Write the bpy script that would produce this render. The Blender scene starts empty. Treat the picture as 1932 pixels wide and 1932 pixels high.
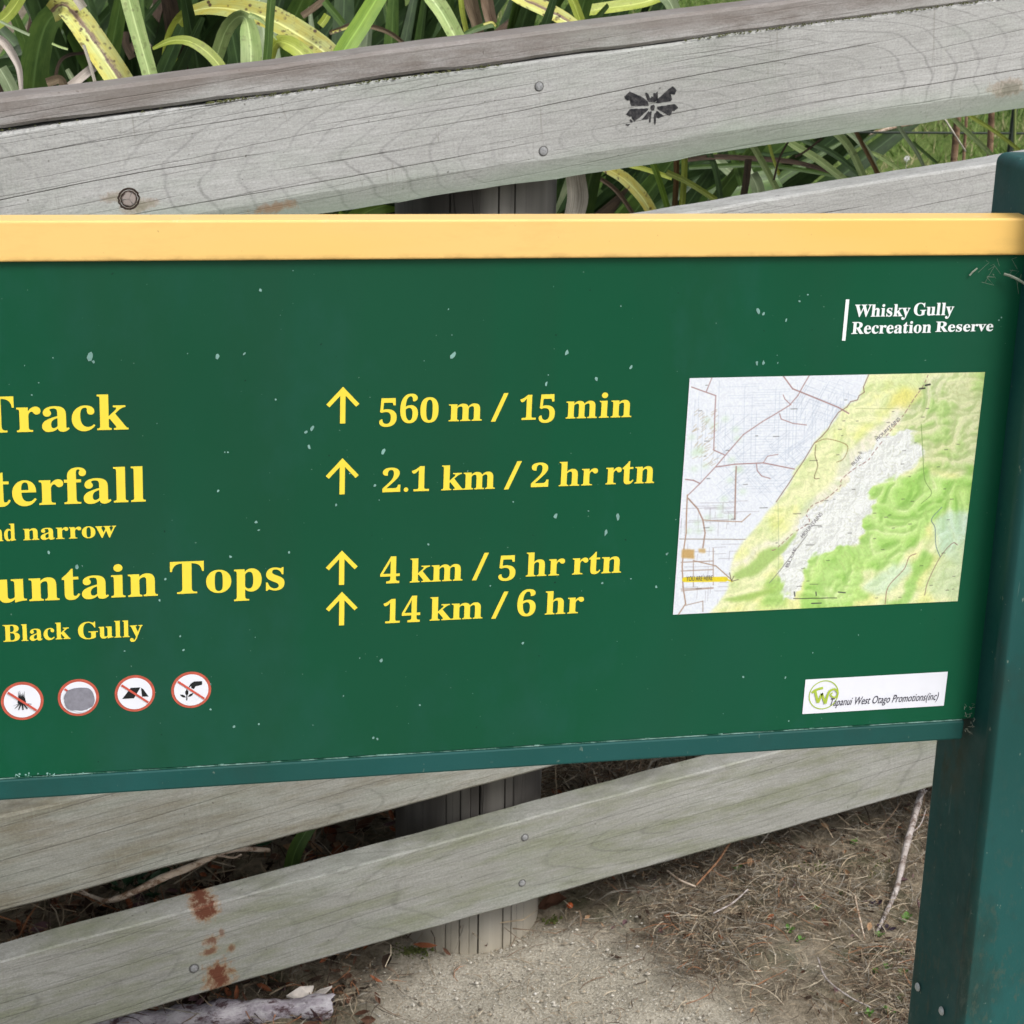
import bpy, bmesh, math, random
import numpy as np
from mathutils import Vector, Matrix
random.seed(7); RNG = np.random.default_rng(7)
SC = bpy.context.scene; COL = SC.collection

# ---------------------------------------------------------------- camera
FOC = 3800.0            # focal length in units of a 1932-wide frame
def nrm(v):
    v = np.array(v, float); return v / np.linalg.norm(v)
_Z = -nrm((-466, 11084, FOC)); _X = np.array((16934, -646, FOC), float)
_X = nrm(_X - _X.dot(_Z) * _Z); _Y = np.cross(_Z, _X)
CAMROT = np.array([_X, _Y, _Z])          # world = CAMROT @ (right, down, forward)
EYE = np.array([0.0, 0.0, 1.6])
cam = bpy.data.cameras.new('camera'); co = bpy.data.objects.new('camera', cam); COL.objects.link(co)
r_, d_, f_ = CAMROT[:, 0], CAMROT[:, 1], CAMROT[:, 2]
co.matrix_world = Matrix(((r_[0], -d_[0], -f_[0], EYE[0]), (r_[1], -d_[1], -f_[1], EYE[1]),
                          (r_[2], -d_[2], -f_[2], EYE[2]), (0, 0, 0, 1)))
cam.sensor_width = 36; cam.lens = 36 * FOC / 1932; cam.clip_start = 0.05; cam.clip_end = 500
cam.dof.use_dof = True; cam.dof.focus_distance = 1.75; cam.dof.aperture_fstop = 32
SC.camera = co

# ---------------------------------------------------------------- world, sun, exposure (overcast)
SUN_EL, SUN_AZ = math.radians(50), math.radians(148)     # azimuth clockwise from +Y
W = bpy.data.worlds.new('World'); SC.world = W; W.use_nodes = True
nt = W.node_tree; bg = nt.nodes['Background']
sky = nt.nodes.new('ShaderNodeTexSky'); sky.sky_type = 'NISHITA'; sky.sun_disc = False
sky.sun_elevation = SUN_EL; sky.sun_rotation = SUN_AZ; sky.dust_density = 4; sky.air_density = 1.0
hs = nt.nodes.new('ShaderNodeHueSaturation'); hs.inputs['Saturation'].default_value = 0.32
nt.links.new(sky.outputs[0], hs.inputs['Color']); nt.links.new(hs.outputs[0], bg.inputs[0])
bg.inputs[1].default_value = 0.125
sl = bpy.data.lights.new('sun', 'SUN'); sl.energy = 1.25; sl.angle = math.radians(22); sl.color = (1, .97, .93)
so = bpy.data.objects.new('sun', sl); COL.objects.link(so)
sd = Vector((math.sin(SUN_AZ) * math.cos(SUN_EL), math.cos(SUN_AZ) * math.cos(SUN_EL), math.sin(SUN_EL)))
so.rotation_euler = sd.to_track_quat('Z', 'Y').to_euler(); so.location = sd * 20
SC.view_settings.view_transform = 'Standard'; SC.view_settings.look = 'None'
SC.view_settings.exposure = 0.62; SC.view_settings.gamma = 1.0; SC.view_settings.use_curve_mapping = False

# ---------------------------------------------------------------- planes measured from the photograph
def ray(x, y): return CAMROT @ np.array([x - 966, y - 966, FOC])
def on_plane(x, y, p, n):
    r = ray(x, y); return EYE + r * (np.dot(np.asarray(p) - EYE, n) / np.dot(r, n))
SY = 1.5                                     # the sign's face stands at y = 1.5
def sgn(x, y):
    p = on_plane(x, y, (0, SY, 0), np.array([0, 1, 0])); return p[0], p[2]
YAW = math.radians(9.72); PIT = math.radians(6.52)
FN = np.array([-math.sin(YAW), math.cos(YAW), 0]); FU = np.array([math.cos(YAW), math.sin(YAW), 0])
_r = ray(911, 380); F0 = EYE + _r / _r[1] * 2.4; F0[2] = 0.0      # fence origin; face of the rails
def fnc(x, y, off=0.0): return on_plane(x, y, F0 + FN * off, FN)
def fa(x, y, off=0.0):
    p = fnc(x, y, off); return float((p - F0) @ FU), float(p[2])
TP = math.tan(PIT)
def gz(x, y):
    a = (x - F0[0]) * FU[0] + (y - F0[1]) * FU[1]; b = (x - F0[0]) * FN[0] + (y - F0[1]) * FN[1]
    z = 0.064 + TP * 7 * np.tanh(a / 7) + 0.02 * np.tanh(b)
    z = z + 0.006 * np.sin(x * 9 + 1.3 * np.sin(y * 7)) + 0.005 * np.sin(y * 13 + x * 5) + 0.0025 * np.sin(x * 37 + y * 21) + .002 * np.sin(y * 51 - x * 17)
    return z
def grd(x, y):
    r = nrm(ray(x, y)); t = 1.5
    for _ in range(60):
        p = EYE + r * t; t += (p[2] - gz(p[0], p[1])) / max(-r[2], .05) * 0.8
    p = EYE + r * t; return np.array([p[0], p[1], gz(p[0], p[1])])

# ---------------------------------------------------------------- object helpers
def mk(name, verts, faces, mats, parent=None, mi=None, uvs=None, smooth=False, loc=None):
    me = bpy.data.meshes.new(name); me.from_pydata([tuple(map(float, v)) for v in verts], [], faces)
    for m in (mats if isinstance(mats, (list, tuple)) else [mats]): me.materials.append(m)
    if mi is not None: me.polygons.foreach_set('material_index', np.array(mi, dtype=np.int32))
    if uvs is not None:
        ul = me.uv_layers.new(name='UVMap'); li = np.zeros(len(me.loops), dtype=np.int32)
        me.loops.foreach_get('vertex_index', li); ul.data.foreach_set('uv', np.asarray(uvs, dtype=np.float32)[li].ravel())
    if smooth: me.polygons.foreach_set('use_smooth', np.ones(len(me.polygons), dtype=bool))
    me.update(); o = bpy.data.objects.new(name, me); COL.objects.link(o)
    if parent is not None: o.parent = parent
    if loc is not None: o.location = loc
    return o
def empty(name, loc=(0, 0, 0)):
    o = bpy.data.objects.new(name, None); COL.objects.link(o); o.location = loc; o.empty_display_size = .05; return o
def tag(o, label=None, cat=None, group=None, kind=None):
    for k, v in (('label', label), ('category', cat), ('group', group), ('kind', kind)):
        if v: o[k] = v
    return o
def box(x0, x1, y0, y1, z0, z1, bev=0.0, seg=2):
    bm = bmesh.new(); bmesh.ops.create_cube(bm, size=1)
    for v in bm.verts:
        v.co = Vector(((x0 + x1) / 2 + v.co.x * (x1 - x0), (y0 + y1) / 2 + v.co.y * (y1 - y0), (z0 + z1) / 2 + v.co.z * (z1 - z0)))
    if bev: bmesh.ops.bevel(bm, geom=bm.edges[:], offset=bev, segments=seg, affect='EDGES', profile=.5)
    return bm
def bmo(name, bm, mat, parent=None, smooth=False):
    me = bpy.data.meshes.new(name); bm.to_mesh(me); bm.free(); me.materials.append(mat)
    if smooth: me.polygons.foreach_set('use_smooth', np.ones(len(me.polygons), dtype=bool))
    o = bpy.data.objects.new(name, me); COL.objects.link(o)
    if parent is not None: o.parent = parent
    return o
class MB:
    def __init__(s): s.v = []; s.f = []; s.m = []
    def add(s, vs, fs, m=0):
        n = len(s.v); s.v += [tuple(map(float, v)) for v in vs]; s.f += [tuple(i + n for i in f) for f in fs]; s.m += [m] * len(fs)
    def tube(s, pts, rad, m=0, sides=6, cap=True):
        pts = [Vector(p) for p in pts]; n = len(pts); rad = [rad] * n if np.isscalar(rad) else rad; vs = []
        for i, p in enumerate(pts):
            t = (pts[min(i + 1, n - 1)] - pts[max(i - 1, 0)]).normalized()
            a = t.cross(Vector((0.13, .2, 1))).normalized(); b = t.cross(a)
            for k in range(sides):
                th = 2 * math.pi * k / sides; vs.append(p + (a * math.cos(th) + b * math.sin(th)) * rad[i])
        fs = [(i * sides + k, i * sides + (k + 1) % sides, (i + 1) * sides + (k + 1) % sides, (i + 1) * sides + k) for i in range(n - 1) for k in range(sides)]
        if cap: fs += [tuple(range(sides))[::-1], tuple((n - 1) * sides + k for k in range(sides))]
        s.add(vs, fs, m)
    def build(s, name, mats, parent=None, smooth=False): return mk(name, s.v, s.f, mats, parent, s.m, smooth=smooth)
def catmull(pts, n):
    P = [np.array(p, float) for p in pts]; P = [2 * P[0] - P[1]] + P + [2 * P[-1] - P[-2]]; out = []
    m = len(P) - 3
    for j in range(n + 1):
        t = j / n * m; i = min(int(t), m - 1); t -= i; a, b, c, d = P[i:i + 4]
        out.append(.5 * ((2 * b) + (-a + c) * t + (2 * a - 5 * b + 4 * c - d) * t * t + (-a + 3 * b - 3 * c + d) * t ** 3))
    return out

# ---------------------------------------------------------------- material helpers
def lin(r, g, b):
    f = lambda c: (c / 255 / 12.92) if c / 255 <= .04045 else ((c / 255 + .055) / 1.055) ** 2.4
    return (f(r), f(g), f(b), 1)
class NT:
    def __init__(s, name, rough=.8, spec=.3):
        s.m = bpy.data.materials.new(name); s.m.use_nodes = True; s.t = s.m.node_tree; s.p = s.t.nodes['Principled BSDF']
        s.p.inputs['Roughness'].default_value = rough; s.p.inputs['Specular IOR Level'].default_value = spec
    def n(s, typ, **kw):
        o = s.t.nodes.new(typ)
        for k, v in kw.items(): setattr(o, k, v)
        return o
    def l(s, a, b): s.t.links.new(a, b)
    def put(s, sock, v):
        if hasattr(v, 'is_linked') or isinstance(v, bpy.types.NodeSocket): s.l(v, sock)
        else: sock.default_value = v
    def M(s, op, a, b=None, c=None, clamp=False):
        o = s.n('ShaderNodeMath', operation=op, use_clamp=clamp)
        for i, v in enumerate((a, b, c)):
            if v is not None: s.put(o.inputs[i], v)
        return o.outputs[0]
    def co(s, kind='Object'): return s.n('ShaderNodeTexCoord').outputs[kind]
    def mp(s, vec, scale=(1, 1, 1), loc=(0, 0, 0), rot=(0, 0, 0)):
        o = s.n('ShaderNodeMapping'); s.l(vec, o.inputs[0]); o.inputs['Scale'].default_value = scale
        o.inputs['Location'].default_value = loc; o.inputs['Rotation'].default_value = rot; return o.outputs[0]
    def noise(s, vec, scale=1, detail=2, rough=.5, col=False, dist=0):
        o = s.n('ShaderNodeTexNoise'); s.l(vec, o.inputs['Vector']); o.inputs['Scale'].default_value = scale
        o.inputs['Detail'].default_value = detail; o.inputs['Roughness'].default_value = rough; o.inputs['Distortion'].default_value = dist
        return o.outputs['Color' if col else 'Fac']
    def mr(s, v, a, b, c=0.0, d=1.0, smooth=False):
        o = s.n('ShaderNodeMapRange'); s.put(o.inputs[0], v)
        if smooth: o.interpolation_type = 'SMOOTHSTEP'
        for i, q in enumerate((a, b, c, d)): o.inputs[i + 1].default_value = q
        return o.outputs[0]
    def mix(s, f, a, b, blend='MIX'):
        o = s.n('ShaderNodeMix', data_type='RGBA', blend_type=blend); s.put(o.inputs[0], f); s.put(o.inputs[6], a); s.put(o.inputs[7], b); return o.outputs[2]
    def xyz(s, v):
        o = s.n('ShaderNodeSeparateXYZ'); s.l(v, o.inputs[0]); return o.outputs
    def bump(s, h, strength=.3, dist=.001):
        o = s.n('ShaderNodeBump'); s.l(h, o.inputs['Height']); o.inputs['Strength'].default_value = strength; o.inputs['Distance'].default_value = dist
        s.l(o.outputs[0], s.p.inputs['Normal'])
    def base(s, c): s.put(s.p.inputs['Base Color'], c)

def plain(name, c, rough=.6, spec=.3, var=.12, sc=30):
    t = NT(name, rough, spec); o = t.co(); f = t.mr(t.noise(o, sc, 3), .3, .7)
    t.base(t.mix(f, tuple(x * (1 - var) for x in c[:3]) + (1,), tuple(min(1, x * (1 + var)) for x in c[:3]) + (1,))); return t.m

def wood(name, ca, cb, pc=.05, pt=.12, pz=.07, freq=160, ring=.35, crack=.6, algae=None, saw=0.0, seed=0.0, brown=None, stains=(), mirror=0.0):
    t = NT(name, .85, .2); o = t.mp(t.co(), loc=(seed, 0, 0)); x, y, z = t.xyz(o); raw = t.co(); rx, ry, rz = t.xyz(raw)
    w1 = t.M('MULTIPLY', t.M('SUBTRACT', t.noise(t.mp(o, (3, 3, 9)), 1, 2), .5), .05)
    w2 = t.M('MULTIPLY', t.M('SUBTRACT', t.noise(t.mp(o, (2.2, 2, 11), (5, 2, 1)), 1, 3), .5), .045)
    xx = t.M('ABSOLUTE', t.M('SUBTRACT', rx, mirror)); ax = t.M('ADD', t.M('ADD', t.M('MULTIPLY', xx, pt), pc), t.M('ADD', w1, t.M('MULTIPLY', ry, .6)))
    az = t.M('ADD', t.M('SUBTRACT', rz, pz), w2)
    rr = t.M('SQRT', t.M('ADD', t.M('MULTIPLY', ax, ax), t.M('MULTIPLY', az, az)))
    fr = t.M('FRACT', t.M('MULTIPLY', rr, freq)); line = t.mr(t.M('ABSOLUTE', t.M('SUBTRACT', fr, .5)), .5, .41, 1, 0, True)
    amp = t.mr(t.noise(t.mp(o, (4, 4, 9), (3, 0, 7)), 1, 3), .38, .62, .15, 1)
    line = t.M('MULTIPLY', line, amp)
    fib = t.noise(t.mp(o, (22, 60, 380)), 1, 4, .7); spk = t.noise(t.mp(o, (.6, 1, 1)), 480, 3, .8); big = t.noise(t.mp(o, (2.5, 4, 7), (1, 5, 3)), 1, 4, .6)
    c = t.mix(t.mr(big, .33, .67), ca, cb)
    c = t.mix(t.mr(t.noise(t.mp(o, (4, 4, 10), (7, 7, 7)), 1, 4, .65), .5, .7, 0, .4), c, tuple(v * m_ for v, m_ in zip(ca[:3], (.86, 1.0, .86))) + (1,))
    c = t.mix(t.mr(t.noise(t.mp(o, (30, 30, 60), (2, 9, 7)), 1, 5, .8), .5, .75, 0, .35), c, tuple(v * .62 for v in ca[:3]) + (1,))
    if brown: c = t.mix(t.mr(t.noise(t.mp(o, (5, 9, 26), (8, 1, 0)), 1, 5, .7), .45, .65, 0, .8), c, brown)
    c = t.mix(t.M('MULTIPLY', line, ring), c, tuple(v * .38 for v in ca[:3]) + (1,))
    c = t.mix(1.0, c, t.mix(t.mr(fib, .3, .7), (.80, .80, .79, 1), (1.14, 1.14, 1.15, 1)), 'MULTIPLY')
    c = t.mix(1.0, c, t.mix(t.mr(spk, .25, .75), (.72, .72, .71, 1), (1.25, 1.25, 1.26, 1)), 'MULTIPLY')
    if saw:
        sv = t.noise(t.mp(o, (260, 0, 3), rot=(0, math.radians(38), 0)), 1, 2); sm = t.mr(t.noise(t.mp(o, (3, 3, 6), (9, 9, 9)), 1, 2), .45, .6)
        c = t.mix(t.M('MULTIPLY', t.mr(sv, .55, .8, 0, saw * .5), sm), c, (.62, .62, .56, 1))
        sv2 = t.noise(t.mp(o, (90, 0, 3), (4, 4, 4), rot=(0, math.radians(33), 0)), 1, 0)
        c = t.mix(t.M('MULTIPLY', t.mr(t.M('ABSOLUTE', t.M('SUBTRACT', sv2, .5)), .010, .002, 0, saw), t.mr(t.noise(o, 9, 2), .5, .6)), c, (.20, .19, .165, 1))
    # drying checks along the grain
    def checks(gap, wid, gl, slope, off, gsc):
        wv = t.M('MULTIPLY', t.M('SUBTRACT', t.noise(t.mp(o, (1.1, 1, 5), (off, 1, 2)), 1, 2, .4), .5), .05)
        wv = t.M('ADD', wv, t.M('MULTIPLY', t.M('SUBTRACT', t.noise(t.mp(o, (26, 1, 20), (off, 4, 2)), 1, 2, .5), .5), .0016))
        zz = t.M('ADD', t.M('SUBTRACT', rz, t.M('MULTIPLY', rx, slope)), wv); s = t.M('DIVIDE', zz, gap); cell = t.M('FLOOR', s)
        d = t.M('MULTIPLY', t.M('ABSOLUTE', t.M('SUBTRACT', t.M('FRACT', s), .5)), gap)
        cv = t.n('ShaderNodeCombineXYZ'); t.l(t.M('MULTIPLY', rx, gsc), cv.inputs[0]); t.l(t.M('MULTIPLY', cell, 7.31), cv.inputs[1]); cv.inputs[2].default_value = off
        g = t.mr(t.noise(cv.outputs[0], 1, 2, .5), gl, gl + .14); return t.M('MULTIPLY', t.mr(d, wid, wid * .25), g)
    k = t.M('MAXIMUM', checks(.021, .00075, .46, .035, 3.0, 2.2), t.M('MULTIPLY', checks(.0127, .0005, .50, .045, 8.0, 4.0), .7))
    c = t.mix(t.M('MULTIPLY', k, crack), c, (.03, .026, .022, 1))
    dot = t.mr(t.noise(o, 150, 1), .74, .79); c = t.mix(t.M('MULTIPLY', dot, .6), c, (.05, .045, .035, 1))
    if algae:
        zl, zh, ac, amt = algae
        am = t.M('MULTIPLY', t.mr(t.M('ADD', rz, t.M('MULTIPLY', t.M('SUBTRACT', t.noise(t.mp(o, (6, 6, 14)), 1, 4), .5), .06)), zl, zh, 1, 0), amt)
        c = t.mix(am, c, ac)
    for sx, sz, sr, srz, sc_, amt in stains:
        ddx = t.M('DIVIDE', t.M('SUBTRACT', rx, sx), sr); ddz = t.M('DIVIDE', t.M('SUBTRACT', rz, sz), srz)
        d = t.M('SQRT', t.M('ADD', t.M('MULTIPLY', ddx, ddx), t.M('MULTIPLY', ddz, ddz)))
        d = t.M('ADD', d, t.M('MULTIPLY', t.M('SUBTRACT', t.noise(t.mp(raw, (1.3, 1, 1)), 70, 6, .75), .5), 3.0))
        c = t.mix(t.mr(d, 1.15, .8, 0, amt * .55), c, (.30, .14, .035, 1)); c = t.mix(t.mr(d, .8, .45, 0, amt), c, sc_)
    t.base(c); h = t.M('SUBTRACT', t.M('ADD', t.M('MULTIPLY', fib, .5), t.M('MULTIPLY', spk, .25)), t.M('ADD', t.M('MULTIPLY', k, 2.0), t.M('MULTIPLY', line, .15)))
    t.bump(h, .45, .0012); return t.m
GLY = {'.':(219,['109,111 79,103 57,81 49,51 57,21 79,-1 109,-9 139,-1 161,21 169,51 161,81 139,103']),
'/':(281,['8,-9 78,-9 274,691 204,691']),
'0':(559,['280,-10 245,-8 213,-3 184,7 158,19 135,36 115,56 97,79 81,105 68,133 58,165 49,199 42,236 38,275 35,316 34,359 35,402 38,443 42,482 49,518 58,552 68,583 81,612 97,637 115,660 135,679 158,695 184,708 213,717 246,722 281,724 314,722 345,717 373,708 399,695 422,679 442,660 460,637 475,611 489,583 500,552 509,517 516,481 521,442 524,401 525,358 524,315 521,274 516,235 509,199 500,165 489,133 475,104 460,79 441,56 421,36 398,19 373,7 344,-3 313,-8','280,55 313,64 337,91 353,135 359,170 364,209 367,254 369,303 370,358 369,413 367,462 364,507 359,546 353,580 337,624 313,650 281,659 248,650 223,624 207,580 201,546 195,507 192,462 190,413 189,358 190,303 192,254 195,209 201,170 207,135 223,91 247,64']),
'1':(559,['97,0 97,53 179,53 195,55 207,59 217,67 224,79 228,96 229,118 229,619 205,590 182,565 161,544 140,528 120,518 100,515 85,517 71,524 59,535 50,550 44,568 42,589 63,595 85,603 110,613 136,626 165,644 196,666 266,718 378,718 378,118 379,99 382,83 388,70 397,61 411,55 429,53 510,53 510,0']),
'2':(559,['35,0 35,103 183,254 207,279 228,302 247,324 264,345 278,365 298,397 313,427 324,457 331,487 336,519 337,553 335,588 328,615 316,637 300,651 281,660 259,663 228,658 205,644 188,620 180,600 174,578 170,552 168,523 167,490 131,493 101,500 75,513 55,531 43,557 39,589 42,612 50,635 64,656 83,675 107,692 137,706 158,712 180,717 204,721 231,723 259,724 302,722 340,717 374,708 404,696 430,680 451,660 467,639 479,614 486,588 488,558 487,535 482,512 476,490 465,467 451,443 434,418 422,402 407,385 392,367 374,348 355,328 334,306 311,283 286,259 259,233 230,205 130,110 363,110 383,112 400,118 416,128 429,142 439,159 446,179 454,210 513,210 508,0']),
'3':(559,['243,-10 214,-9 187,-7 163,-4 141,1 121,7 92,19 68,34 51,52 38,70 31,90 28,110 31,133 39,153 54,168 71,179 91,186 113,188 117,149 128,117 147,92 172,74 202,64 236,60 257,61 278,66 297,73 314,84 329,99 342,118 351,142 357,172 359,207 355,243 341,274 319,301 302,314 281,325 258,332 233,337 204,338 142,338 142,400 208,400 248,405 280,418 304,441 321,470 332,506 335,547 333,580 326,609 314,632 298,649 277,660 252,663 230,661 212,653 198,641 186,624 178,605 173,583 169,558 167,534 166,508 128,510 96,518 70,530 51,547 40,569 36,597 42,631 61,661 92,687 117,700 145,711 178,718 216,723 257,724 298,722 335,717 369,709 399,697 426,682 448,663 466,642 478,618 486,591 488,561 486,535 481,511 472,488 460,468 444,449 426,431 405,416 384,402 360,391 335,381 362,375 389,366 416,355 442,340 465,321 485,300 501,273 510,242 513,206 511,168 503,133 491,104 474,78 453,56 430,37 403,22 374,10 343,1 311,-5 277,-9']),
'4':(559,['180,0 180,53 208,53 230,54 249,59 266,66 279,78 287,98 290,125 290,186 13,186 13,247 297,714 436,714 436,252 540,252 540,186 436,186 436,125 439,98 447,78 460,66 477,59 496,54 518,53 531,53 531,0','83,252 290,252 290,427 290,457 291,489 292,522 293,555 295,588 297,619 293,610 288,599 282,587 274,573 267,559 259,545 250,530 243,516 235,503 228,491 223,482 218,475']),
'5':(559,['245,-10 216,-9 190,-7 166,-4 144,1 125,8 98,20 76,35 60,53 49,71 42,91 40,111 42,132 50,150 62,163 78,172 98,178 120,180 121,161 125,143 131,124 139,106 150,91 165,78 183,68 205,62 230,60 251,62 272,66 291,75 308,86 323,103 336,124 345,150 351,182 353,220 349,266 337,303 318,332 291,352 257,364 217,368 193,367 172,366 154,363 138,359 122,355 106,350 60,368 92,714 470,714 475,532 418,532 410,566 407,577 402,586 397,594 389,600 378,603 364,604 156,604 140,419 152,423 168,426 188,430 208,432 229,434 250,434 295,432 335,425 373,415 406,400 436,381 461,357 481,329 495,297 503,261 506,220 503,179 496,143 483,111 465,84 445,60 421,41 394,24 366,12 336,2 305,-5 275,-9']),
'6':(559,['293,-10 264,-9 237,-4 211,3 186,13 163,27 142,43 122,62 105,84 89,110 76,139 65,170 56,205 50,244 46,285 45,330 46,363 48,395 51,425 56,455 62,485 70,512 79,539 90,564 102,587 115,610 130,630 146,649 164,665 183,680 204,694 226,704 250,713 275,719 302,723 330,724 370,722 405,717 434,709 457,697 476,684 490,668 499,651 505,633 507,614 504,594 495,576 480,560 458,546 427,539 387,536 386,556 385,576 382,596 377,615 370,631 362,646 351,656 338,663 321,665 284,657 253,635 227,597 214,567 204,532 195,493 190,449 186,401 201,410 219,419 240,427 264,433 292,437 324,438 359,436 391,429 420,418 446,403 470,384 489,360 504,333 515,302 522,268 524,231 522,190 515,152 503,117 487,85 466,57 440,33 410,14 375,1 336,-7','296,56 320,60 340,74 357,96 365,113 371,135 375,160 378,188 379,221 378,252 375,279 370,303 363,323 355,340 336,360 314,373 287,377 269,375 249,370 230,362 211,351 197,340 186,329 188,275 192,227 198,185 207,149 219,121 241,85 267,63']),
'B':(659,['24,0 24,26 54,29 77,37 93,48 103,65 109,90 111,122 111,549 110,575 107,597 103,614 96,627 87,637 76,645 62,649 44,652 23,653 23,678 328,678 422,672 496,653 548,622 580,578 590,522 583,476 564,438 531,408 486,384 427,368 498,349 552,323 592,288 615,246 623,196 620,160 612,128 598,99 578,74 553,52 522,33 487,19 447,8 403,2 354,0','271,375 280,375 328,378 365,389 392,406 410,431 420,467 424,514 421,555 414,589 401,614 382,632 356,642 322,646 302,645 288,640 280,633 275,621 272,604 271,582','330,36 369,40 400,52 422,73 431,90 438,110 444,133 447,160 448,191 447,222 442,250 435,273 425,293 413,309 396,322 377,331 353,338 325,343 294,344 271,344 271,97 272,77 277,61 284,50 294,42 310,38']),
'G':(756,['399,-15 357,-13 317,-8 279,1 244,13 211,29 180,48 152,70 127,95 105,122 86,153 69,186 57,221 48,259 43,299 41,341 43,382 48,420 57,457 69,491 86,524 105,554 126,582 151,607 178,629 208,648 239,664 273,677 308,686 345,691 383,693 415,692 447,687 481,680 515,669 550,656 560,652 569,650 577,649 588,650 597,654 604,660 611,668 617,679 624,693 651,693 651,458 625,458 609,497 591,532 569,564 545,592 518,615 490,635 460,649 430,657 398,660 333,647 282,609 246,544 224,455 217,339 219,279 225,225 235,178 250,136 268,101 290,71 315,48 344,32 375,22 410,19 444,21 470,29 489,41 500,57 508,79 510,106 510,190 508,218 501,239 490,254 472,263 446,269 410,271 410,295 745,295 745,271 716,269 694,263 680,254 671,240 666,219 664,191 664,43 611,22 559,6 506,-6 452,-13']),
'M':(944,['21,0 21,26 51,29 75,36 92,47 103,63 110,87 112,118 112,569 111,589 109,606 105,619 99,629 90,637 79,644 64,648 45,651 22,653 22,678 275,678 472,212 669,678 919,678 919,653 890,649 868,641 853,630 842,614 836,592 834,563 834,127 835,101 837,80 841,64 847,51 855,41 866,35 880,30 897,27 918,26 918,0 589,0 589,26 611,29 629,32 644,37 655,44 664,53 670,66 674,81 676,101 677,124 677,594 429,0 402,0 157,579 157,119 159,85 166,60 178,44 196,34 220,28 252,26 252,0']),
'R':(704,['23,0 23,26 54,29 77,36 93,47 103,64 109,88 111,120 111,564 109,593 103,615 93,631 77,642 54,649 24,653 24,678 323,678 380,676 431,671 476,662 514,650 547,634 574,614 594,591 609,564 618,533 621,498 615,452 597,412 566,379 524,353 469,333 643,75 654,60 664,47 674,38 684,31 697,27 712,26 715,26 715,0 504,0 300,316 271,316 271,120 273,88 279,64 289,47 305,36 329,29 360,26 360,0','271,348 303,348 350,352 388,364 417,385 429,401 439,421 446,444 451,470 452,500 447,551 433,591 410,619 376,636 334,642 311,641 293,636 282,629 276,617 272,599 271,574']),
'T':(630,['137,0 137,26 169,28 194,35 212,46 223,63 230,88 232,120 232,645 222,645 192,643 164,638 139,629 117,617 97,601 80,581 66,559 55,533 48,505 43,473 16,473 16,678 611,678 611,472 586,472 573,534 548,583 511,617 462,638 400,645 392,645 392,120 394,87 401,62 412,45 429,34 454,28 488,26 488,0']),
'W':(910,['254,-16 48,585 40,606 31,623 23,636 11,645 -4,651 -23,653 -23,678 269,678 269,653 250,651 234,648 223,643 215,635 211,625 209,611 210,595 214,577 220,555 332,228 448,525 426,594 418,615 409,630 398,640 384,646 365,650 341,653 341,678 654,678 654,653 616,649 593,635 585,613 586,603 589,591 594,575 706,247 805,550 812,572 816,590 817,605 815,621 810,633 801,641 788,647 771,651 749,653 749,678 929,678 929,653 911,648 897,639 885,627 875,611 865,590 856,565 664,-16 637,-16 470,460 283,-16']),
'a':(512,['379,-15 337,-8 310,15 298,52 270,29 240,10 209,-3 176,-10 142,-13 110,-10 82,0 60,17 43,39 33,65 30,94 33,119 40,143 53,165 71,185 95,203 123,219 158,236 198,252 244,268 296,283 296,359 294,385 288,405 278,421 264,431 244,438 220,440 184,436 162,426 155,408 157,402 161,394 169,382 177,369 181,356 183,344 181,327 174,313 164,301 149,291 133,286 115,284 96,286 80,292 67,303 57,316 51,333 49,352 52,375 60,395 73,415 92,432 114,446 141,458 171,467 205,472 241,474 281,472 317,468 347,460 372,449 392,435 408,418 420,397 429,372 434,344 436,313 436,93 436,78 437,66 439,59 442,55 447,52 453,51 460,52 468,56 477,62 490,41 470,21 449,5 427,-6 403,-13','225,50 235,51 246,55 259,61 272,70 284,81 296,94 296,252 253,238 219,218 195,193 181,162 176,125 181,83 198,58']),
'c':(437,['232,-15 195,-12 161,-1 129,16 100,39 76,68 56,101 46,123 39,146 33,171 30,196 29,223 30,252 34,279 40,305 49,329 60,353 73,374 87,394 104,412 122,428 143,442 164,454 187,463 210,470 235,474 260,475 305,472 342,461 373,444 395,421 409,395 413,365 411,348 406,333 397,321 384,311 369,306 352,304 319,312 299,335 292,373 292,378 292,384 293,389 294,394 294,399 294,404 289,425 275,438 252,442 221,435 198,416 181,383 170,338 167,279 168,238 173,200 180,167 191,138 204,114 232,82 265,63 304,57 339,63 372,79 404,107 424,90 392,52 357,23 319,2 277,-11']),
'd':(551,['208,-15 175,-12 144,-1 116,16 90,38 69,66 52,99 44,121 37,144 33,168 30,193 29,219 30,249 33,277 38,304 45,330 54,354 72,389 94,419 121,443 151,460 183,471 217,474 244,472 269,465 292,453 313,438 332,417 332,597 330,616 325,630 316,641 303,648 285,652 262,654 262,678 475,678 475,112 476,90 479,73 484,61 492,52 506,45 526,41 526,16 493,15 457,11 418,5 376,-4 332,-15 332,58 314,32 292,11 267,-3 239,-12','255,42 270,44 285,51 301,62 314,76 325,93 332,113 332,360 327,376 319,390 307,402 292,411 276,416 259,418 231,413 209,397 194,372 187,351 182,326 178,298 176,265 175,228 176,192 178,160 181,132 186,108 193,87 208,62 229,47']),
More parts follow.
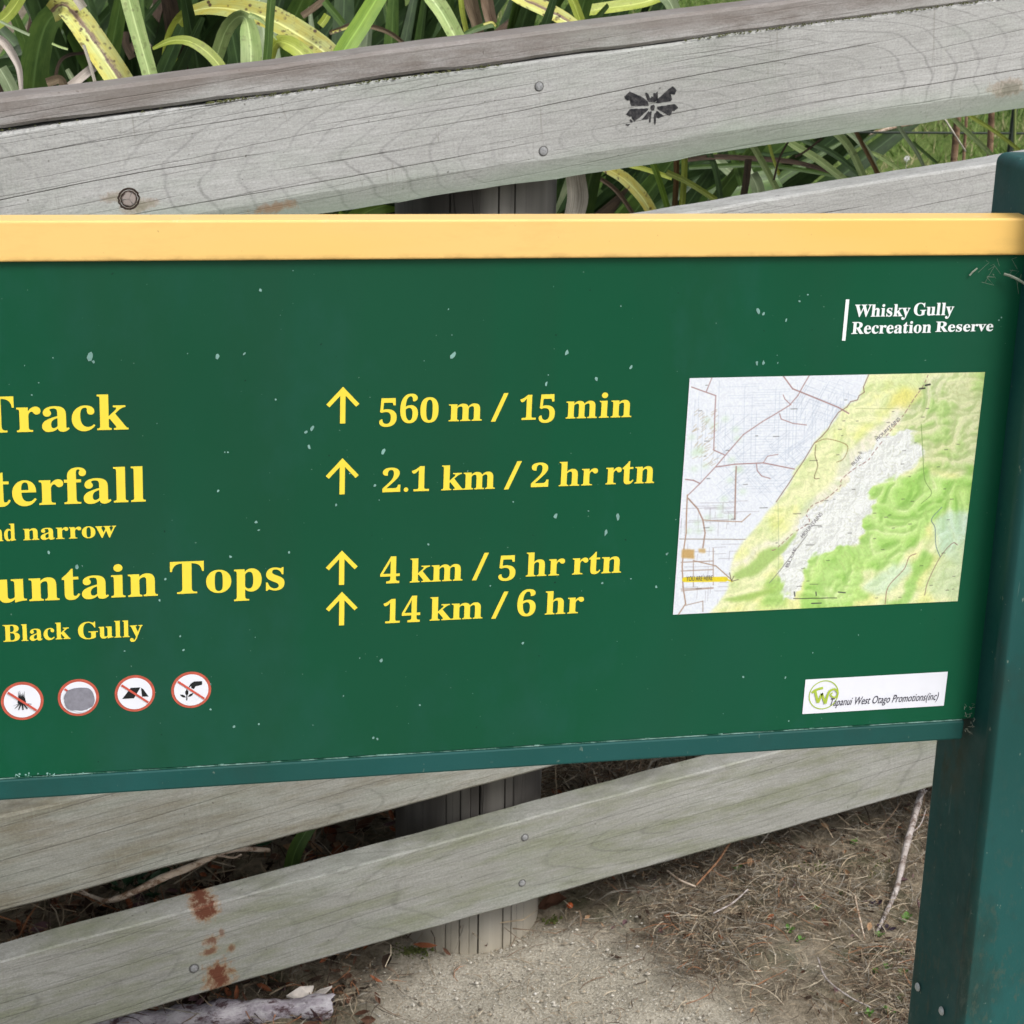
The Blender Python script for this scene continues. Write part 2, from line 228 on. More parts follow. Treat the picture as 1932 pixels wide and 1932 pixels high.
'e':(448,['229,-15 192,-12 157,-1 126,16 98,39 74,67 55,102 46,125 38,150 33,176 30,204 29,234 30,261 33,287 39,312 46,336 56,358 76,391 101,420 130,443 162,460 197,471 234,474 267,472 297,465 324,453 349,438 371,417 389,392 403,364 413,332 419,297 421,258 421,247 174,247 180,181 195,129 219,92 253,70 297,63 320,66 342,73 363,86 383,105 402,128 424,108 393,64 358,29 319,5 276,-10','173,286 300,286 300,320 299,358 294,389 288,413 277,429 261,439 240,442 216,436 197,420 184,392 176,353 173,303']),
'f':(318,['22,0 22,24 38,26 50,29 59,33 65,38 70,44 74,52 76,63 78,82 78,109 78,412 24,412 24,462 78,462 78,526 80,556 86,584 95,608 109,630 126,649 147,664 170,676 197,685 226,690 259,692 298,689 331,679 357,664 376,643 388,620 392,595 390,575 384,559 375,546 363,537 349,531 334,529 317,531 303,535 291,544 282,554 277,567 275,582 276,596 280,610 287,626 288,628 290,631 292,635 293,639 294,642 294,644 291,653 282,658 268,660 250,658 237,651 229,640 224,625 221,605 220,581 220,462 303,462 303,412 220,412 220,97 222,70 227,51 235,38 249,30 269,26 297,24 297,0']),
'h':(567,['27,0 27,24 44,26 58,31 67,38 73,49 77,64 78,83 78,594 77,613 74,628 68,639 59,647 46,652 28,655 28,678 220,678 220,397 244,425 270,446 298,462 329,471 362,474 409,468 445,449 471,417 487,372 492,315 492,83 493,64 496,49 502,39 511,31 524,26 541,24 541,0 301,0 301,24 308,24 331,31 345,50 350,83 350,323 349,348 346,368 341,384 333,395 320,402 302,404 272,398 245,380 220,350 220,83 221,64 224,49 230,39 238,31 251,26 268,24 268,0']),
'i':(295,['150,539 130,541 112,549 97,561 85,576 77,594 75,614 77,634 85,652 97,668 112,680 130,688 150,690 170,688 188,680 204,668 215,652 223,634 225,614 223,594 215,576 203,561 187,549 170,541','27,0 27,24 45,26 58,31 68,38 73,48 77,63 78,83 78,375 77,397 74,413 70,424 61,431 48,435 30,437 31,462 221,462 221,83 222,64 225,50 230,39 238,32 251,27 268,24 268,0']),
'k':(534,['26,0 26,24 44,27 58,31 68,39 73,49 77,64 78,83 78,592 77,613 74,629 70,640 62,647 49,652 30,654 31,678 220,678 220,251 338,369 352,385 360,400 363,414 357,427 340,434 311,437 306,437 306,462 514,462 514,437 477,430 442,413 409,387 331,311 515,51 528,36 543,27 560,24 560,0 314,0 314,24 323,24 341,27 352,34 356,47 355,55 351,63 345,73 242,219 220,200 220,83 221,64 224,50 230,39 238,32 251,27 268,24 268,0']),
'l':(297,['27,0 27,24 45,26 58,31 68,38 73,48 77,63 78,83 78,592 77,612 74,628 70,639 62,647 49,652 30,654 30,678 221,678 221,83 222,64 225,50 230,39 238,32 251,27 268,24 268,0']),
'm':(825,['27,0 27,24 44,26 58,31 67,38 73,49 77,64 78,83 78,377 77,396 74,411 68,423 59,431 46,436 28,438 28,462 218,462 218,394 242,423 267,445 294,461 323,471 353,474 391,471 422,460 447,443 465,420 477,389 501,420 528,443 557,460 588,471 622,474 668,468 704,449 730,417 745,372 750,315 750,83 751,64 754,49 760,39 768,31 781,26 798,24 798,0 562,0 562,24 579,26 591,31 600,39 606,50 609,65 610,83 610,323 609,348 606,368 601,384 593,395 580,402 562,404 534,398 507,381 483,353 483,83 484,65 487,50 493,39 501,31 513,26 530,24 530,0 297,0 297,24 314,26 326,31 335,39 341,50 344,65 345,83 345,323 344,348 341,368 336,384 328,395 315,402 297,404 267,398 241,380 218,350 218,83 219,65 222,50 227,40 235,32 247,27 264,24 264,0']),
'n':(567,['27,0 27,24 44,26 58,31 67,38 73,49 77,64 78,83 78,377 77,396 74,411 68,423 59,431 46,436 28,438 28,462 220,462 220,398 243,425 269,447 298,462 328,471 362,474 409,468 445,449 471,417 487,372 492,315 492,83 493,64 496,49 502,39 511,31 524,26 541,24 541,0 301,0 301,24 308,24 331,31 345,50 350,83 350,323 349,348 346,368 341,384 333,395 320,402 302,404 272,398 245,380 220,350 220,83 221,64 224,49 230,39 238,31 251,26 268,24 268,0']),
'o':(501,['251,-15 225,-14 201,-10 177,-3 155,5 135,17 103,41 77,70 56,105 46,127 38,151 32,176 29,202 28,229 29,257 32,283 38,309 46,333 56,356 77,390 103,419 135,443 170,460 208,471 250,474 292,471 330,460 365,443 396,420 422,391 444,357 454,334 462,310 467,285 471,257 472,229 471,201 467,174 462,149 454,125 444,102 422,68 396,39 366,16 331,-1 293,-12','251,17 276,22 296,35 311,58 316,74 321,95 324,121 325,152 327,188 327,229 326,278 324,320 321,355 315,383 309,403 295,426 275,440 251,445 225,440 205,426 191,403 185,382 180,355 177,320 175,279 174,230 174,189 176,153 178,122 181,95 186,74 191,58 206,35 226,22']),
'p':(553,['26,-207 26,-184 40,-183 51,-179 60,-175 67,-168 72,-160 75,-150 77,-137 78,-119 78,-95 78,362 77,389 74,409 69,422 61,429 47,435 29,439 29,462 213,462 213,391 233,421 255,445 281,462 311,472 343,475 377,472 408,461 436,444 461,421 482,393 499,360 507,338 513,314 517,290 520,265 521,238 520,209 517,182 513,156 506,131 498,108 481,72 459,42 434,18 404,-1 373,-11 338,-15 310,-12 284,-5 260,8 239,25 220,48 220,-86 221,-111 223,-131 226,-147 231,-159 239,-169 249,-175 261,-179 276,-182 294,-183 294,-207','291,42 319,47 340,62 356,88 363,109 369,134 373,162 375,194 376,230 375,265 373,296 370,324 365,348 359,369 345,394 324,409 296,414 267,407 242,386 220,350 220,102 238,69 262,49']),
'r':(428,['27,0 27,24 45,26 58,31 68,38 73,48 77,63 78,83 78,375 77,397 74,414 69,425 61,431 48,435 30,437 31,462 217,462 217,375 235,405 256,429 279,449 302,463 325,471 347,474 373,472 394,464 410,453 422,437 429,418 431,396 429,378 423,362 414,349 401,339 386,333 369,331 353,332 340,337 331,344 323,352 315,362 308,372 301,380 292,385 281,387 267,384 254,375 241,360 230,339 224,315 222,286 222,83 224,63 228,48 237,38 249,31 269,26 294,24 294,0']),
's':(429,['225,-15 197,-12 164,-5 129,9 123,11 116,13 109,13 95,10 84,1 76,-13 53,-13 53,157 79,157 91,118 107,85 129,58 154,38 181,26 209,22 232,24 251,30 266,40 277,53 284,68 286,87 280,113 262,136 232,156 159,193 127,211 101,231 81,252 67,275 58,300 55,328 60,368 73,403 97,433 114,448 135,460 157,468 182,473 210,475 221,475 234,473 247,471 262,467 278,463 296,458 307,456 311,455 314,454 317,454 327,456 336,463 343,475 363,475 363,330 340,330 328,363 312,391 293,413 271,428 247,438 222,441 202,439 186,434 173,426 164,414 158,401 156,386 158,371 163,358 172,346 184,335 199,325 218,315 285,282 316,265 341,246 360,226 373,202 380,174 383,141 381,113 376,88 367,65 355,45 340,27 321,12 300,0 277,-8 252,-13']),
't':(340,['184,-14 148,-11 119,-1 98,16 84,39 75,69 72,106 72,415 30,415 30,446 53,468 75,490 95,511 114,530 131,550 156,579 176,606 192,631 215,631 215,462 309,462 309,415 215,415 215,122 216,103 218,88 223,76 229,67 238,62 250,60 272,66 291,83 307,111 331,98 310,58 285,26 256,4 222,-10']),
'u':(558,['195,-15 153,-11 121,3 97,26 87,43 78,64 73,88 69,114 68,144 68,369 67,390 64,407 59,421 50,430 36,436 17,438 17,462 211,462 211,110 213,94 217,80 225,69 235,60 248,55 263,53 292,58 318,73 340,98 340,369 339,392 335,409 329,422 319,430 303,436 282,438 282,462 482,462 482,104 483,84 487,68 493,58 503,51 517,46 536,44 536,19 502,18 465,14 426,7 384,-3 340,-15 340,60 322,38 301,20 277,5 251,-6 224,-13']),
'v':(456,['212,-15 57,369 49,389 41,405 33,419 24,428 12,435 -4,437 -4,462 244,462 244,438 232,438 210,435 196,426 192,411 192,407 193,403 194,399 275,182 351,376 355,389 358,398 359,405 353,423 334,434 303,438 303,462 454,462 454,439 437,434 424,426 414,415 405,401 396,383 387,362 238,-15']),
'w':(647,['182,-15 25,394 20,406 15,416 9,424 2,430 -6,434 -16,437 -16,462 206,462 206,437 194,436 185,434 178,431 174,426 171,419 170,411 170,406 171,401 172,396 174,390 176,383 178,376 248,189 314,350 299,396 294,411 288,422 282,430 275,434 264,438 250,439 250,462 481,462 481,437 458,433 445,425 440,411 440,408 440,405 441,401 442,396 442,393 443,390 500,210 569,381 573,392 575,401 576,410 575,418 571,425 566,430 557,434 545,437 530,439 530,462 663,462 663,439 650,437 640,432 633,424 626,413 620,400 613,384 453,-15 430,-15 332,293 208,-15']),
'y':(447,['78,-209 54,-206 33,-199 15,-186 1,-169 -7,-149 -10,-125 -8,-108 -2,-93 7,-79 20,-68 35,-61 53,-59 69,-61 83,-65 95,-73 104,-84 109,-97 111,-113 111,-116 111,-118 111,-121 110,-124 110,-127 110,-130 112,-139 118,-145 128,-147 140,-143 154,-131 170,-110 178,-97 186,-82 193,-66 199,-48 204,-29 209,-7 54,373 48,387 42,399 37,410 31,418 27,424 23,428 16,433 7,436 -5,437 -7,437 -7,462 241,462 241,437 224,436 211,434 202,431 196,426 192,419 191,409 191,405 192,401 193,397 194,392 196,387 198,382 276,177 343,359 347,369 349,379 352,387 353,395 354,402 354,408 353,418 348,426 342,431 332,434 318,436 302,437 302,462 446,462 446,437 433,435 422,429 413,418 404,403 395,384 386,361 241,-36 225,-79 208,-114 193,-143 176,-165 160,-182 142,-195 123,-203 102,-207']),
}
# ================================================================ INFORMATION SIGN
M_PANEL = NT('sign green paint', .42, .2)
_t = M_PANEL; _o = _t.co()
_c = _t.mix(_t.mr(_t.noise(_o, 2.2, 3, .6), .35, .7), (.0018, .072, .032, 1), (.0026, .084, .039, 1))
_c = _t.mix(_t.mr(_t.noise(_t.mp(_o, (4, 4, 2), (3, 0, 1)), 1, 4, .6), .52, .75, 0, .35), _c, (.014, .080, .062, 1))
_c = _t.mix(_t.mr(_t.noise(_t.mp(_o, (7, 4, .7), (1, 0, 4)), 1, 3, .5), .5, .72, 0, .4), _c, (.012, .052, .027, 1))
_c = _t.mix(_t.mr(_t.noise(_t.mp(_o, (5, 5, 3), (8, 0, 2), (0, .6, 0)), 1, 6, .7), .54, .76, 0, .6), _c, (.016, .096, .080, 1))
_c = _t.mix(_t.mr(_t.noise(_t.mp(_o, (2.2, 1, .6), (6, 0, 9)), 1, 3, .5), .48, .68, 0, .35), _c, (.010, .054, .030, 1))
_sp = _t.noise(_o, 330, 1, .5); _c = _t.mix(_t.mr(_sp, .775, .80, 0, .5), _c, (.2, .35, .28, 1))
_sp = _t.noise(_t.mp(_o, (1, 1, 1), (3, 3, 3)), 190, 1, .5); _c = _t.mix(_t.mr(_sp, .77, .80, 0, .75), _c, (.003, .02, .012, 1))
_t.base(_c); _t.put(_t.p.inputs['Roughness'], _t.mr(_t.noise(_o, 6, 5, .7), .3, .7, .34, .52)); _t.bump(_t.noise(_o, 900, 2), .04, .0004); M_PANEL = _t.m
def teal(name, a, b, dirt=.5, post=False):
    t = NT(name, .5, .3); o = t.co(); c = t.mix(t.mr(t.noise(t.mp(o, (6, 6, 3)), 1, 4), .35, .65), a, b)
    c = t.mix(t.mr(t.noise(t.mp(o, (9, 9, 4), (4, 1, 2)), 1, 5, .7), .52, .72, 0, dirt), c, (.016, .024, .016, 1))
    c = t.mix(t.mr(t.noise(t.mp(o, (1, 1, .6)), 180, 2, .6), .70, .76, 0, .6), c, (.20, .25, .20, 1))
    c = t.mix(t.mr(t.noise(t.mp(o, (30, 30, 11), (7, 1, 2)), 1, 4, .7), .70, .78, 0, .5), c, (.25, .27, .24, 1))
    if post:
        x, y, z = t.xyz(o); dc = t.M('ADD', t.M('ABSOLUTE', t.M('SUBTRACT', x, .787)), t.M('ABSOLUTE', t.M('SUBTRACT', y, 1.466))); nz_ = t.noise(t.mp(o, (60, 60, 18)), 1, 5, .75)
        wear = t.M('MULTIPLY', t.mr(t.M('ADD', dc, t.M('MULTIPLY', nz_, .03)), .026, .016), t.mr(z, .70, .58)); c = t.mix(t.M('MULTIPLY', wear, .8), c, (.22, .25, .22, 1))
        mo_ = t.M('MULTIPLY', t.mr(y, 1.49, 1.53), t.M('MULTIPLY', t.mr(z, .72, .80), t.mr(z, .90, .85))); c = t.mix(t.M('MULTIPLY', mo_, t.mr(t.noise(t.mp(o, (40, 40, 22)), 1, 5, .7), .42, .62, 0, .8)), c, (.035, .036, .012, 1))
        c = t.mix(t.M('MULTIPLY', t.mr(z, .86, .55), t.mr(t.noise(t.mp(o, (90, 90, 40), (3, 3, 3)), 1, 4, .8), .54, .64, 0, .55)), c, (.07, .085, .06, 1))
        sc_ = t.noise(t.mp(o, (150, 40, 8), rot=(.3, .5, 0)), 1, 3, .7); c = t.mix(t.mr(sc_, .70, .74, 0, .5), c, (.16, .22, .20, 1))
    t.base(c); t.bump(t.noise(o, 500, 3), .12, .0006); t.put(t.p.inputs['Roughness'], t.mr(t.noise(o, 14, 5, .7), .3, .7, .38, .68)); return t.m
M_POST = teal('post teal paint', (.0075, .062, .056, 1), (.012, .085, .082, 1), .75, True)
M_RAIL = teal('rail teal paint', (.0065, .066, .056, 1), (.0085, .076, .072, 1), .25)
_t = NT('header yellow paint', .4, .45); _o = _t.co()
_c = _t.mix(_t.mr(_t.noise(_t.mp(_o, (3, 3, 14)), 1, 3), .35, .65), (.82, .54, .185, 1), (.82, .52, .145, 1))
_c = _t.mix(_t.mr(_t.noise(_o, 210, 2), .72, .77, 0, .5), _c, (.35, .2, .06, 1))
_c = _t.mix(_t.mr(_t.noise(_t.mp(_o, (9, 9, 30), (5, 5, 5)), 1, 6, .75), .52, .75, 0, .30), _c, (.55, .34, .10, 1))
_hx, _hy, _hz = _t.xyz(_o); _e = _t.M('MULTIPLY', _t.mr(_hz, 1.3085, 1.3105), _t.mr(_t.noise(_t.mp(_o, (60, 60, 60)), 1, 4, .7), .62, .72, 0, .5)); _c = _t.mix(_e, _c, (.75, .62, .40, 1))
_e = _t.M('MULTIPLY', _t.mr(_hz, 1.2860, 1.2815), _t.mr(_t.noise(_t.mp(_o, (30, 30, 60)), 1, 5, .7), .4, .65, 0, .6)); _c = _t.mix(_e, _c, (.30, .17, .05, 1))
_t.base(_c); _t.bump(_t.noise(_t.mp(_o, (1, 1, 1)), 16, 2), .15, .003); M_HEAD = _t.m
_t = None
M_TXT = plain('yellow lettering', (.80, .655, .055, 1), .45, .4, .03, 60)
M_WHT = plain('white lettering', (.78, .84, .84, 1), .45, .4, .03, 60)
M_WH2 = plain('white vinyl', (.74, .76, .83, 1), .4, .4, .02, 60)
M_RED = plain('faded red ring', (.47, .095, .06, 1), .45, .4, .15, 200)
M_RDB = plain('red bar', (.55, .09, .06, 1), .45, .4, .1, 200)
M_BLK = plain('pictogram black', (.012, .013, .015, 1), .5, .3, .1, 200)
M_GRY = plain('grey painted-over patch', (.22, .22, .26, 1), .6, .3, .12, 300)
M_FLK = plain('pale flecks', (.19, .36, .32, 1), .7, .3, .25, 90)
M_GRN = plain('logo green', (.38, .50, .06, 1), .5, .3, .05, 60)

PXR, PXL = 0.789, -0.62; PZB, PZT = 0.8622, 1.2812; HT = 1.3112
sign = tag(empty('information_sign', (0.1, SY, 0)), 'dark green walking track board with yellow header bar, map and yellow distances between teal posts', 'sign')
def sp(o): o.parent = sign; o.matrix_parent_inverse = Matrix.Translation((-0.1, -SY, 0)); return o
panel = sp(bmo('panel', box(PXL, PXR, SY, SY + .024, PZB, PZT), M_PANEL))
def sub(o): o.parent = panel; return o
hb = sp(bmo('header_bar', box(PXL, PXR - .0005, SY - .005, SY + .020, PZT - .0005, HT, .0018, 3), M_HEAD, smooth=False))
hb['label'] = 'pale yellow header bar'
br = sp(bmo('bottom_rail', box(PXL, .7795, SY - .0012, SY + .030, .8422, PZB - .0012, .002, 2), M_RAIL))
# chipped pale edge where rail and panel meet
_t = NT('chipped edge', .7); _n = _t.noise(_t.mp(_t.co(), (60, 1, 1)), 1, 4, .7)
_t.base(_t.mix(_t.mr(_n, .42, .62), (.012, .08, .05, 1), (.20, .34, .30, 1)))
ce = MB()
N = 300
for i in range(N):
    x = PXL + (0.777 - PXL) * i / N; x2 = PXL + (0.777 - PXL) * (i + 1) / N; h = .00022 + .0004 * random.random() + (.0007 if random.random() < .03 else 0)
    ce.add([(x, SY - .0008, PZB - .0010), (x2, SY - .0008, PZB - .0010), (x2, SY - .0008, PZB - .0010 + h), (x, SY - .0008, PZB - .0010 + h),
            (x, SY + .0005, PZB - .0010 + h), (x2, SY + .0005, PZB - .0010 + h)], [(0, 1, 2, 3), (3, 2, 5, 4)])
sp(ce.build('edge_bead', _t.m))
# posts
PTOP = on_plane(1895, 284, (0, 1.575, 0), np.array([0, 1, 0]))[2]
def post(x0, x1):
    bm = box(x0, x1, 1.466, 1.575, -.25, PTOP, 0)
    bmesh.ops.bevel(bm, geom=[e for e in bm.edges if max(e.verts[0].co.z, e.verts[1].co.z) > PTOP - .01], offset=.009, segments=5, affect='EDGES', profile=.5)
    bmesh.ops.rotate(bm, cent=Vector((x0, 1.5, .84)), matrix=Matrix.Rotation(math.radians(-.9), 3, 'Y'), verts=bm.verts[:])
    o = bmo('post', bm, M_POST)
    for p_ in o.data.polygons: p_.use_smooth = True
    wn = o.modifiers.new('weighted', 'WEIGHTED_NORMAL'); wn.keep_sharp = True; wn.weight = 100
    return sp(o)
post(PXR, PXR + .105)
post(PXL - .105, PXL)

def glyph_polys(ch):
    a, ps = GLY[ch]; return a, [[tuple(map(int, q.split(','))) for q in p.split()] for p in ps]
GADJ = {'0': (.95, 0), '6': (1.10, 0), '5': (1.08, -.085), '1': (.95, 0), '2': (.92, 0), '4': (1.05, 0), '/': (1.05, 0)}
def word(text, xl, xr, bl, brr, asc, mat, conv, em=.68, name='lettering', off=.0, dz=.0004, wide=True, kern=.0, ref=0):
    """text between pixel extents xl..xr (ref = index of the glyph whose left edge xl is), baseline bl..brr, asc = ascender height in pixels"""
    polys = []; groups = []; pen = 0; lefts = []
    for ch in text:
        a, ps = glyph_polys(ch); sy, dy = GADJ.get(ch, (1, 0)); q = [[(pen + x, y * sy + dy * 1000) for x, y in p] for p in ps]
        lefts.append(min(x for p in q for x, y in p)); polys += q; groups.append(q); pen += a + kern
    mx = max(x for p in polys for x, y in p); mn = lefts[ref]
    X0, Z0 = sgn(*conv(xl, bl)); X1, Z1 = sgn(*conv(xr, brr)); _, ZT = sgn(*conv((xl + xr) / 2, (bl + brr) / 2 - asc)); zb = (Z0 + Z1) / 2
    sx = (X1 - X0) / (mx - mn); sz = (ZT - zb) / (em * 1000)
    acc = bmesh.new()
    for gi, grp in enumerate(groups):
        cu = bpy.data.curves.new('c', 'CURVE'); cu.dimensions = '2D'; cu.fill_mode = 'FRONT'
        for p in grp:
            s = cu.splines.new('POLY'); s.points.add(len(p) - 1); s.use_cyclic_u = True
            for i, (x, y) in enumerate(p): s.points[i].co = ((X0 + (x - mn) * sx), (y * sz), 0, 1)
        cu.offset = off
        ob = bpy.data.objects.new('c', cu); COL.objects.link(ob); bpy.context.view_layer.update()
        tm = bpy.data.meshes.new_from_object(ob.evaluated_get(bpy.context.evaluated_depsgraph_get())); bpy.data.objects.remove(ob); bpy.data.curves.remove(cu)
        tm.transform(Matrix.Translation((0, 0, .00006 * (gi % 2)))); acc.from_mesh(tm); bpy.data.meshes.remove(tm)
    me = bpy.data.meshes.new(name); acc.to_mesh(me); acc.free(); me.polygons.foreach_set('use_smooth', np.zeros(len(me.polygons), dtype=bool))
    me.name = name; me.materials.clear(); me.materials.append(mat)
    me.transform(Matrix.Translation((0, SY - dz, zb)) @ Matrix.Rotation(math.pi / 2, 4, 'X'))
    o = bpy.data.objects.new(name, me); COL.objects.link(o); return sub(o)
cA = lambda x, y: (x / 3.077, y / 3.077 + 676.2)
cB = lambda x, y: (x / 2.857 + 579.6, y / 2.857 + 676.2)
cW = lambda x, y: (x / 4.445 + 1497.3, y / 4.445 + 531.3)
TH = .00018
word('Track', 100, 745, 426, 410, 205, M_TXT, cA, off=TH, ref=1)
word('Waterfall', 75, 845, 852, 830, 205, M_TXT, cA, off=TH, ref=3)
word('and', -118, 92, 1063, 1056, 98, M_TXT, cA, off=.0001)
word('narrow', 137, 674, 1055, 1034, 95, M_TXT, cA, off=.0001)
word('Mountain', 172, 915, 1410, 1372, 188, M_TXT, cA, off=TH, ref=3)
word('Tops', 990, 1650, 1368, 1338, 184, M_TXT, cA, off=TH)
word('Black', 20, 408, 1641, 1629, 96, M_TXT, cA, off=.0001)
word('Gully', 455, 828, 1628, 1613, 96, M_TXT, cA, off=.0001)
for w_ in (('560', 388, 705, 347, 345, 133), ('m', 762, 940, 338, 334, 133), ('/', 990, 1078, 338, 336, 140), ('15', 1145, 1332, 330, 327, 133), ('min', 1393, 1745, 322, 316, 133),
           ('2.1', 405, 655, 720, 713, 133), ('km', 722, 1010, 708, 703, 133), ('/', 1060, 1150, 703, 701, 138), ('2', 1205, 1298, 692, 691, 133), ('hr', 1355, 1562, 688, 681, 130), ('rtn', 1607, 1868, 680, 668, 130),
           ('4', 393, 497, 1212, 1210, 130), ('km', 553, 835, 1206, 1196, 128), ('/', 888, 973, 1193, 1190, 134), ('5', 1030, 1120, 1182, 1180, 118), ('hr', 1178, 1385, 1174, 1167, 128), ('rtn', 1427, 1690, 1165, 1152, 126),
           ('14', 410, 607, 1427, 1418, 128), ('km', 660, 943, 1412, 1400, 125), ('/', 992, 1078, 1400, 1397, 132), ('6', 1130, 1228, 1388, 1386, 122), ('hr', 1280, 1487, 1380, 1370, 124)):
    word(*w_, M_TXT, cB, off=.00008)
for w_ in (('Whisky', 507, 970, 293, 288, 100), ('Gully', 1003, 1337, 283, 278, 102), ('Recreation', 483, 1148, 438, 425, 97), ('Reserve', 1187, 1668, 420, 412, 84)):
    o = word(*w_, M_WHT, cW, off=.00012); o['label'] = 'white lettering'

def flat(name, polys, mat, dz, conv=None, parent=True, plane=sgn):
    """polys: list of point lists (pixel or, with conv None, metres x,z) laid flat on the sign's face"""
    vs = []; fs = []
    for p in polys:
        n = len(vs)
        for q in p:
            X, Z = plane(*conv(*q)) if conv else q
            vs.append((X, SY - dz, Z))
        fs.append(tuple(range(n, n + len(p))))
    bm = bmesh.new(); bv = [bm.verts.new(v) for v in vs]
    for f in fs:
        try: bm.faces.new([bv[i] for i in f])
        except ValueError: pass
    bmesh.ops.triangulate(bm, faces=[f for f in bm.faces if len(f.verts) > 4])
    bm.normal_update()
    for f in bm.faces:
        if f.normal.y > 0: f.normal_flip()
    return bm
def flatobj(name, layers, parent=sub):
    """layers: (polys, material, dz) in metres on the sign's face"""
    me = bpy.data.meshes.new(name); big = bmesh.new(); mats = []
    for polys, mat, dz in layers:
        b = flat(name, polys, mat, dz); tmp = bpy.data.meshes.new('t'); b.to_mesh(tmp); b.free()
        if mat not in mats: mats.append(mat)
        for p in tmp.polygons: p.material_index = mats.index(mat)
        big.from_mesh(tmp); bpy.data.meshes.remove(tmp)
    big.to_mesh(me); big.free()
    for m in mats: me.materials.append(m)
    o = bpy.data.objects.new(name, me); COL.objects.link(o); return parent(o)
# arrows
for tip, bot, wy, wl, wr in (((193, 152), (190, 350), 246, 103, 281), ((190, 537), (187, 732), 631, 101, 279), ((187, 1035), (186, 1220), 1124, 100, 272), ((187, 1257), (185, 1438), 1346, 99, 270)):
    xt, zt = sgn(*cB(*tip)); xb, zb = sgn(*cB(*bot)); _, zw = sgn(*cB(tip[0], wy)); xl, _ = sgn(*cB(wl, wy)); xr, _ = sgn(*cB(wr, wy)); h = .0021
    hw = (xr - xl) / 2; dz_ = zt - zw; L = math.hypot(hw, dz_); dx, dz2 = hw / L, -dz_ / L; tkn = .0034; nx, nz = dz2 * tkn, -dx * tkn
    zin = zt - tkn / dx
    polys = [[(xt, zt), (xt + hw + 0, zw), (xt + hw + nx, zw + nz), (xt, zin)], [(xt, zt), (xt, zin), (xt - hw - nx, zw + nz), (xt - hw, zw)],
             [(xt - h, zin + h * dz_ / hw * -1), (xt, zin), (xt + h, zin - h * dz_ / hw), (xt + h, zb), (xt - h, zb)]]
    flatobj('arrow_symbol', [(polys, M_TXT, .0004)])
# white bar beside the reserve name
x0, z0 = sgn(*cW(452, 148)); x1, z1 = sgn(*cW(418, 495)); xm = (x0 + x1) / 2
flatobj('divider_line', [([[(xm - .0015, z1), (xm + .0015, z1), (xm + .0015, z0), (xm - .0015, z0)]], M_WHT, .0004)])
